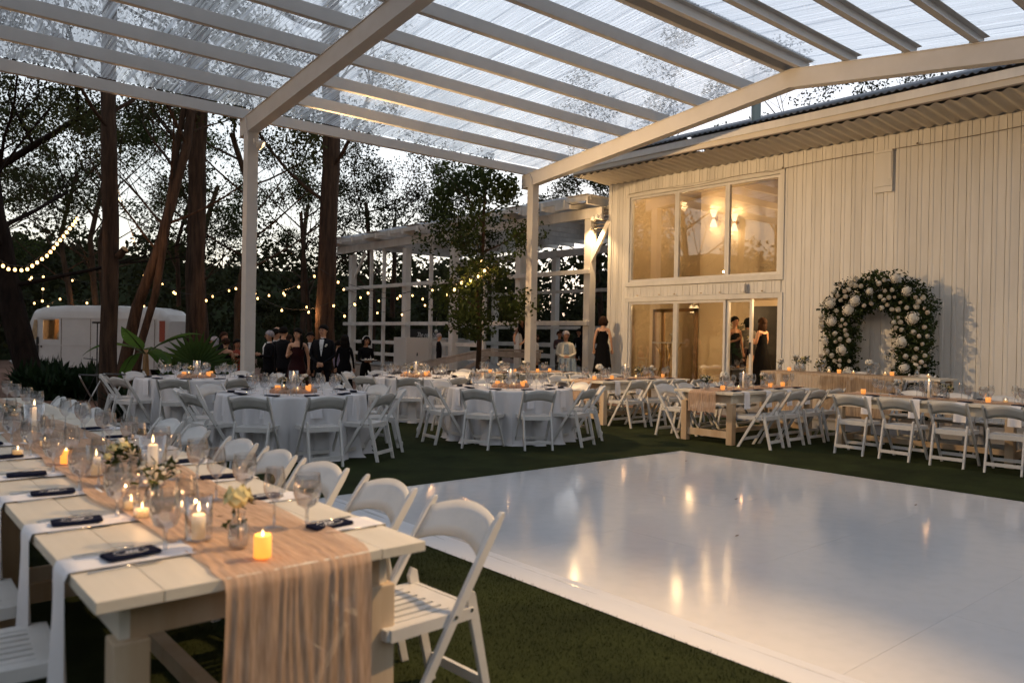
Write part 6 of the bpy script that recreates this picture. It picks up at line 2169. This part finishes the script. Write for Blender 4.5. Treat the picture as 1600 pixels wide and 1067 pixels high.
# half hidden guests on the deck
for k, (xp, dep, h, top, skn, hr, st, lab, fo, zz) in enumerate((
        (686, 24.5, 1.55, 'suit', 'skin', 'hairg', 'short', 'grey haired man in a dark suit and white collar standing behind the ramp', 1.4, .05),
        (822, 23.5, 1.40, 'black', 'skin2', 'hairr', 'long', 'guest with reddish hair on the deck behind the leaning woman', .3, .2),
        (838, 23.8, 1.42, 'white', 'skin', 'hairr', 'long', 'long haired guest in a pale top just left of the second post', 1.8, .2),
        (874, 22.6, 1.42, 'purple', 'skin2', 'hairr', 'short', 'guest half hidden behind the elderly woman', .4, .3),
        (905, 23.0, 1.50, 'suit', 'skin2', 'hairb', 'short', 'guest in dark clothes right of the elderly woman', -.4, .3),
        (912, 22.4, 1.62, 'black', 'skin', 'hairb', 'wavy', 'guest in black behind the lit pergola post', 1.1, .3))):
    x, y = at(xp, dep)
    person(lab, x, y, zz, fto(x, y) + fo, h, top, 'suit', skn, hr, st, onearm if k % 2 else None, faceful=True)
# people inside
person('woman in a black gown with pinned up hair and white gloves behind the glass', W + .9, 10.50, .415, 4.4, 1.68, 'black', 'black', 'skin2', 'hairb', 'bun', onearm, dress=('black', .5), bare=True)
person('guest in a grey striped top seen from behind through the glass', W + 1.45, 10.50, .415, 0.2, 1.66, 'stripe', 'black', 'skin2', 'hairb', 'bob', faceful=False)
wi, J, s = person('long haired woman in a strapless black gown holding flowers inside the doorway', W + .80, 9.72, .415, 1.45, 1.64, 'black', 'black', 'skin', 'hairr', 'long', hold, dress=('black', .5), bare=True)
vb = thing('hand_bouquet', 'small bouquet of white flowers held by the woman inside the doorway', 'bouquet', (W + .78, 10.02, 1.50))
bouquet(vb, .06, .13, .07, 9, ['petal', 'petaly'], 31, 30, rr=.026)

# ------------------------------------------------------------------ inside furniture
ct = thing('cocktail_table', 'tall cocktail table with bent metal legs behind the left glass door', 'table', (W + .55, 12.15, .415))
mb = MB(); mb.lathe([(.40, 0), (.40, .03), (.0005, .03)], 28, (0, 0, 1.02)); mb.build('tabletop', M['resin'], ct)
for k in range(4):
    a = k * PI / 2 + .5; o = Vector((math.cos(a), math.sin(a), 0))
    mb = MB(); mb.tube([o * .32 + Vector((0, 0, 1.02)), o * .17 + Vector((0, 0, .72)), o * .15 + Vector((0, 0, .5)), o * .34], .016, 8); mb.build('leg', M['brass'], ct, smooth=True)
vase(3, W + .55, 12.0, .415 + 1.052, 'flower vase on the tall cocktail table behind the glass', 'small flower vases', 1.3)
pd = thing('pedestal', 'white square pedestal column behind the glass', 'pedestal', (W + 1.35, 10.75, .415))
mb = MB(); mb.box(-.17, .17, -.17, .17, 0, 1.10); mb.build('shaft', M['ceramic'], pd, bevel=.005)
mb = MB(); mb.box(-.19, .19, -.19, .19, 1.102, 1.13); mb.build('cap', M['ceramic'], pd, bevel=.004)
vase(1, W + 1.35, 10.72, .415 + 1.132, 'spray of flowers on the white pedestal behind the glass', 'small flower vases', 2.2)

# ------------------------------------------------------------------ bar corner under the pergola
cb = thing('bar_cabinet', 'white two-door bar cabinet standing beside the ramp', 'cabinet', (14.35, 21.9, -.1), 0)
mb = MB(); mb.box(-.45, .45, -.38, .38, 0, 1.55); mb.build('carcass', M['ceramic'], cb, bevel=.006)
for sy_ in (-1, 1):
    mb = MB(); mb.box(-.44, .44, -.40, -.381, .06 + (sy_ > 0) * .72, .76 + (sy_ > 0) * .72); d_ = mb.build('door', M['ceramic'], cb, bevel=.004)
    mb = MB(); mb.box(-.06, -.03, -.425, -.401, .35 + (sy_ > 0) * .6, .45 + (sy_ > 0) * .6); mb.build('handle', M['blackplastic'], d_)
wbx = thing('white_bar_counter', 'low white counter behind the pergola posts right of the cabinet', 'counter', (16.3, 22.5, .42), 0)
mb = MB(); mb.box(-.5, .5, -.5, .5, 0, .98); mb.build('front', M['ceramic'], wbx, bevel=.006)
mb = MB(); mb.box(-.54, .54, -.54, .54, .982, 1.02); mb.build('worktop', M['resin'], wbx, bevel=.006)
bs = thing('bar_sign', 'dark bar backdrop with handwritten white lettering under the pergola rail', 'sign', (16.8, 25.0, .9), 0)
mb = MB(); mb.box(-.02, .02, -1.25, 1.25, .0, .86); mb.build('board', M['blackplastic'], bs)
cu = bpy.data.curves.new('lettering', 'FONT'); cu.body = 'The cozy bar'; cu.size = .26; cu.shear = .35; cu.extrude = .002; cu.align_x = 'CENTER'
cu.materials.append(M['white'])
lt = bpy.data.objects.new('lettering', cu); COL.objects.link(lt)
lm = bpy.data.meshes.new_from_object(lt.evaluated_get(bpy.context.evaluated_depsgraph_get()))
bpy.data.objects.remove(lt)
lt = inst('lettering', lm, bs)
lt.rotation_euler = (PI / 2, 0, -PI / 2); lt.location = (-.03, -.45, .56)
for k in range(14):
    mb = MB(); hh = .2 + .06 * (k % 3)
    mb.lathe([(.03, 0), (.034, .01), (.034, hh * .6), (.012, hh * .75), (.012, hh)], 8, (-.12, -.9 + k * .13, .12)); mb.build('bottle', [M['glass'], M['amber'], M['brass']][k % 3], bs, smooth=True)
mb = MB(); mb.box(-.2, -.025, -1.1, 1.1, .09, .118); mb.build('shelf', M['railwood'], bs)
for k, (yy, zz) in enumerate(((1.15, 1.0), (1.15, .72), (1.15, .4), (-1.12, 1.05), (-1.12, .78), (-1.12, .5))):
    mb = MB(); mb.ball((-.08, yy, zz), .07, 8, 6); mb.build('paper_rose', M['petal'], bs, smooth=True)
mb = MB(); mb.tube([(-.08, 1.15, 1.3), (-.08, 1.15, .3)], .006, 5); mb.tube([(-.08, -1.12, 1.3), (-.08, -1.12, .4)], .006, 5); mb.build('garland_string', M['wirewarm'], bs)
pb_ = thing('planter', 'low white planter with greenery at the foot of the cabinet', 'planter', (12.9, 21.3, -.28))
mb = MB(); mb.box(-.3, .3, -.9, .9, 0, .35); mb.build('box', M['resin'], pb_, bevel=.01)
V, F = leaf_cloud([(0, -.8 + k * .2, .45) for k in range(9)], [.2] * 9, 60, .09, 91)
fastmesh('foliage', V, F, M['leafC'], pb_)

# ------------------------------------------------------------------ van
def van():
    t = thing('van', 'cream vintage delivery van with rounded roof and lit cab window parked among the trees', 'van', (7.15, 30.6, -.28), 0)
    # side runs left to right in view: from front (left) to rear (right)
    a = at(18, 28.4); b = at(259, 27.8)
    d = Vector((b[0] - a[0], b[1] - a[1], 0)); Ln = d.length
    t.location = (a[0], a[1], -.28); t.rotation_euler = (0, 0, math.atan2(d.y, d.x))
    # local: x along the length (0 front), +y away from viewer, z up
    Wd = 1.95
    def sect(x, zt, y_in, rr):
        """cross section: half profile with rounded roof shoulder; y from 0 (near side) to Wd"""
        pts = []
        pts.append((x, y_in, .42))
        pts.append((x, y_in, zt - .50))
        for k in range(6):
            th = k / 5 * PI / 2
            pts.append((x, y_in + .02 + rr * (1 - math.cos(th)), zt - rr + rr * math.sin(th)))
        for k in range(6):
            th = k / 5 * PI / 2
            pts.append((x, Wd - y_in - .02 - rr * (1 - math.sin(th)), zt - rr + rr * math.cos(th)))
        pts.append((x, Wd - y_in, zt - .50)); pts.append((x, Wd - y_in, .42))
        return pts
    secs = [(.62, 2.20, .10, .22), (.78, 2.50, .05, .28), (1.1, 2.60, .02, .30), (1.9, 2.66, 0, .32), (Ln * .6, 2.68, 0, .32), (Ln - .75, 2.64, 0, .32), (Ln - .3, 2.55, .02, .32), (Ln - .08, 2.38, .08, .28), (Ln, 2.15, .14, .22)]
    # cab window opening: build side by panels instead -> body shell leaves the side cab strip open between x 1.0..1.9, z 1.45..2.12
    mb = MB(); n = None; vs, fs = [], []
    for s_ in secs:
        p = sect(*s_); n = len(p); vs += p
    for i in range(len(secs) - 1):
        for k in range(n - 1):
            if k == 0 and i in (2,): continue
            fs.append((i * n + k, i * n + k + 1, (i + 1) * n + k + 1, (i + 1) * n + k))
    fs.append(tuple(range(n))); fs.append(tuple((len(secs) - 1) * n + k for k in range(n - 1, -1, -1)))
    mb.add(vs, fs)
    mb.build('body', M['van'], t, smooth=False, bevel=.0)
    # near side cab panel with a window hole (x 1.1..1.9)
    mb = MB()
    mb.box(1.1, 1.9, .0, .02, .42, 1.42); mb.box(1.1, 1.22, .0, .02, 1.42, 2.16); mb.box(1.83, 1.9, .0, .02, 1.42, 2.16)
    dr = mb.build('cab_door', M['van'], t)
    mb = MB(); mb.box(1.15, 1.20, -.03, -.005, 1.12, 1.2); mb.build('handle', M['silver'], dr)
    mb = MB(); mb.box(1.22, 1.83, .004, .012, 1.42, 2.14); mb.build('side_window', M['pane'], dr)
    # lit interior behind the window
    mb = MB(); mb.box(1.0, 2.0, .9, .92, .8, 2.2); mb.box(1.95, 1.98, .05, .9, .8, 2.2); mb.build('cab_lining', M['vanin'], t)
    mb = MB(); mb.ball((1.68, .35, 1.55), .16, 8, 6, (1, .8, 1.3)); mb.build('seat', M['cream'], t, smooth=True)
    # quarter window and windscreen
    mb = MB(); mb.prism([(.70, .052, 1.42), (.98, .018, 1.42), (.98, .018, 2.12), (.86, .03, 2.12)], (0, 0, 0), (0, -.012, 0)); mb.build('quarter_window', M['vanin'], t)
    mb = MB(); mb.prism([(.60, .2, 1.45), (.60, Wd - .2, 1.45), (.615, Wd - .25, 2.1), (.615, .25, 2.1)], (0, 0, 0), (-.015, 0, 0)); mb.build('windscreen', M['pane'], t)
    # nose / bonnet
    mb = MB()
    vs = []
    hs = [(.70, 1.40, .06), (.35, 1.34, .10), (.08, 1.24, .22), (-.02, 1.0, .3), (-.04, .5, .3)]
    for (x, zt, yi) in hs:
        vs += [(x, yi, .42), (x, yi, zt - .15), (x, yi + .12, zt), (x, Wd - yi - .12, zt), (x, Wd - yi, zt - .15), (x, Wd - yi, .42)]
    fs = []
    for i in range(len(hs) - 1):
        for k in range(5): fs.append((i * 6 + k, (i + 1) * 6 + k, (i + 1) * 6 + k + 1, i * 6 + k + 1))
    fs.append(tuple((len(hs) - 1) * 6 + k for k in range(6)))
    mb.add(vs, fs); mb.build('bonnet', M['van'], t, smooth=False)
    for yy in (.35, Wd - .35):
        mb = MB(); mb.tube([(.05, yy, 1.0), (-.07, yy, 1.0)], [.12, .10], 14); mb.build('headlight', M['silver'], t, smooth=True)
    mb = MB(); mb.box(-.16, -.08, .1, Wd - .1, .5, .62); mb.build('bumper', M['silver'], t, bevel=.02)
    # side mouldings
    for zz in (1.22, 2.20):
        mb = MB(); mb.box(1.0, Ln - .35, -.016, -.002, zz - .018, zz + .018); mb.build('side_moulding', M['van'], t)
    for xx in (1.93, 3.05, Ln - 1.3, Ln - .42):
        mb = MB(); mb.box(xx - .01, xx + .01, -.012, -.003, .45, 2.18); mb.build('panel_seam', M['wirewarm'], t)
    mb = MB(); mb.box(.98, 1.04, -.03, .05, .42, 1.5); mb.build('door_pillar', M['blackplastic'], t)
    mb = MB(); mb.box(Ln - .26, Ln - .06, .02, .05, 1.4, 2.15); mb.build('rear_louvre', M['redbox'], t)
    for xx in (.62, Ln - 1.25):
        w_ = thing('wheel', None, None, (xx, .14, .33)); w_.parent = t
        mb = MB(); mb.tube([(0, -.1, 0), (0, -.09, 0), (0, .09, 0), (0, .1, 0)], [.28, .33, .33, .28], 22); mb.build('tyre', M['tyre'], w_, smooth=False)
        mb = MB(); mb.tube([(0, -.115, 0), (0, -.10, 0)], [.10, .19], 16); mb.build('rim', M['van'], w_)
        w2 = thing('wheel', None, None, (xx, Wd - .14, .33)); w2.parent = t
        mb = MB(); mb.tube([(0, -.09, 0), (0, .09, 0)], [.33, .33], 22); mb.build('tyre', M['tyre'], w2)
    mb = MB(); mb.tube([(.82, -.02, 1.3), (.80, -.25, 1.45)], .012, 6); mb.box(.77, .82, -.33, -.20, 1.38, 1.62); mb.build('wing_mirror', M['vanin'], t)
    mw = t.location.copy(); an = t.rotation_euler.z
    def wp(x, y, z): return (mw.x + x * math.cos(an) - y * math.sin(an), mw.y + x * math.sin(an) + y * math.cos(an), mw.z + z)
    lamp('POINT', wp(1.6, .6, 2.0), 6, WARM, .06, name='cab_light')
    # warm lights over the front of the van
    return wp
wp = van()

# black tripod stand
x, y = at(152, 19.5)
st = thing('lighting_stand', 'thin black tripod stand left of the big cut trunk before the van', 'stand', (x, y, gz(x, y)))
mb = MB(); mb.tube([(0, 0, .2), (0, 0, 1.95)], .016, 8); mb.build('pole', M['blackplastic'], st)
for k in range(3):
    a = k * 2.09 + .4
    mb = MB(); mb.tube([(0, 0, .75), (.32 * math.cos(a), .32 * math.sin(a), .0)], .011, 6); mb.build('leg', M['blackplastic'], st)
mb = MB(); mb.beam((0, 0, 1.05), (-.24, .27, 1.08), .02, .02); mb.build('arm', M['blackplastic'], st)
mb = MB(); mb.box(-.10, .10, -.10, .10, 1.95, 2.0); mb.build('head_plate', M['blackplastic'], st)

# ------------------------------------------------------------------ string lights
bulb_me = me_lathe('bulb_glass', [(.0005, -.055), (.018, -.05), (.026, -.03), (.022, -.008), (.012, .004)], M['bulb'], 8)
sock_me = me_lathe('bulb_socket', [(.012, .002), (.014, .03), (.006, .05)], M['blackplastic'], 6)
def string(label, pts, nb, sag, grp='string lights', scale=1.0, lights=()):
    t = thing('string_light', label, 'string light', pts[0], 0, grp)
    o0 = Vector(pts[0])
    path = []
    for a, b in zip(pts, pts[1:]):
        a, b = Vector(a), Vector(b)
        for i in range(12):
            f = i / 12
            path.append(a.lerp(b, f) - Vector((0, 0, sag * 4 * f * (1 - f))))
    path.append(Vector(pts[-1]))
    mb = MB(); mb.tube([p - o0 for p in path], .006 * scale, 5); mb.build('cable', M['wire'], t)
    tot = [0]
    for a, b in zip(path, path[1:]): tot.append(tot[-1] + (b - a).length)
    for k in range(nb):
        q = tot[-1] * (k + .5) / nb * (.60 if 'swag' in label else 1)
        i = max(j for j in range(len(tot) - 1) if tot[j] <= q)
        f = (q - tot[i]) / (tot[i + 1] - tot[i])
        p = path[i].lerp(path[i + 1], f)
        s_ = inst('bulb_socket', sock_me, t, tuple(p - o0 - Vector((0, 0, .05 * scale))))
        s_.scale = (scale,) * 3
        inst('bulb', bulb_me, s_)
        if k in lights:
            lamp('POINT', tuple(p - Vector((0, 0, .12))), 12, WARM, .04, name='bulb_light')
    return t
def pt(xp, yp, dep):
    d = fwv * 1223.86 + r2 * (xp - 800) - u2 * (yp - 533.5)
    q = d * dep / 1223.86
    return (q.x, q.y, q.z + 1.52)
string('closely spaced string light swag hanging at the left edge of the picture', [pt(-60, 372, 13), pt(14, 414, 13.2), pt(40, 416, 13.3), pt(75, 392, 13.4), pt(114, 345, 13.8), pt(170, 262, 15.2)], 26, .0)
string('string light crossing behind the leaning twin trunk', [pt(176, 268, 15.3), pt(226, 428, 19.3), pt(268, 440, 20)], 3, .0, lights=(0, 1))
string('long string light from the leaning trunk to the pergola', [pt(226, 428, 19.8), pt(372, 442, 24), pt(500, 420, 20.5), pt(700, 440, 20)], 15, .45, scale=1.1, lights=(8,))
string('lower string light behind the guests', [pt(250, 436, 22), pt(377, 440, 23), pt(520, 470, 22), pt(560, 455, 24)], 9, .5, scale=1.2, lights=(5,))
string('string light over the roof of the van', [pt(-5, 430, 30), pt(60, 470, 30), pt(98, 458, 29.5), pt(150, 462, 29), pt(240, 470, 30)], 10, .25, scale=1.4, lights=(3, 6))
string('string light in the wood above the van', [pt(30, 428, 32), pt(98, 425, 32), pt(160, 440, 32), pt(270, 436, 34)], 7, .2, scale=1.4, lights=(2,))
string('string light inside the pergola posts', [pt(525, 440, 24), pt(640, 455, 24), pt(720, 430, 22)], 9, .35, scale=1.1, lights=(6,))
string('far string light behind the pergola', [pt(430, 445, 27), pt(560, 470, 27), pt(680, 462, 27)], 7, .5, scale=1.2)
string('bare bulbs looped through the crown of the small leafy tree', [pt(752, 395, 18.6), pt(758, 418, 18.5), pt(745, 425, 18.6), pt(725, 432, 18.7), pt(690, 458, 18.8)], 7, .05, scale=1.3, lights=(1, 3))
string('string light at the far left between the trunks', [pt(40, 430, 25), pt(68, 428, 25), pt(66, 475, 25)], 4, 0, scale=1.3, lights=(2,))

# ------------------------------------------------------------------ lights that the place has
POWER = .35
# flood heads on the canopy posts
lamp('SPOT', (5.76, 13.70, 4.98), 1000, AMBER, .14, aim=(13.5, 8.0, 2.4), spot=105, blend=.8, name='flood')
lamp('SPOT', (-1.18, 13.75, 4.98), 170, AMBER, .07, aim=(5.6, 11.8, 3.6), spot=80, blend=.8, name='flood')
lamp('SPOT', (5.58, .90, 4.98), 700, AMBER, .07, aim=(1.7, 2.4, .6), spot=58, blend=.9, name='flood')
lamp('SPOT', (5.74, .90, 4.98), 90, AMBER, .07, aim=(12.0, 6.0, .8), spot=70, blend=.9, name='flood')
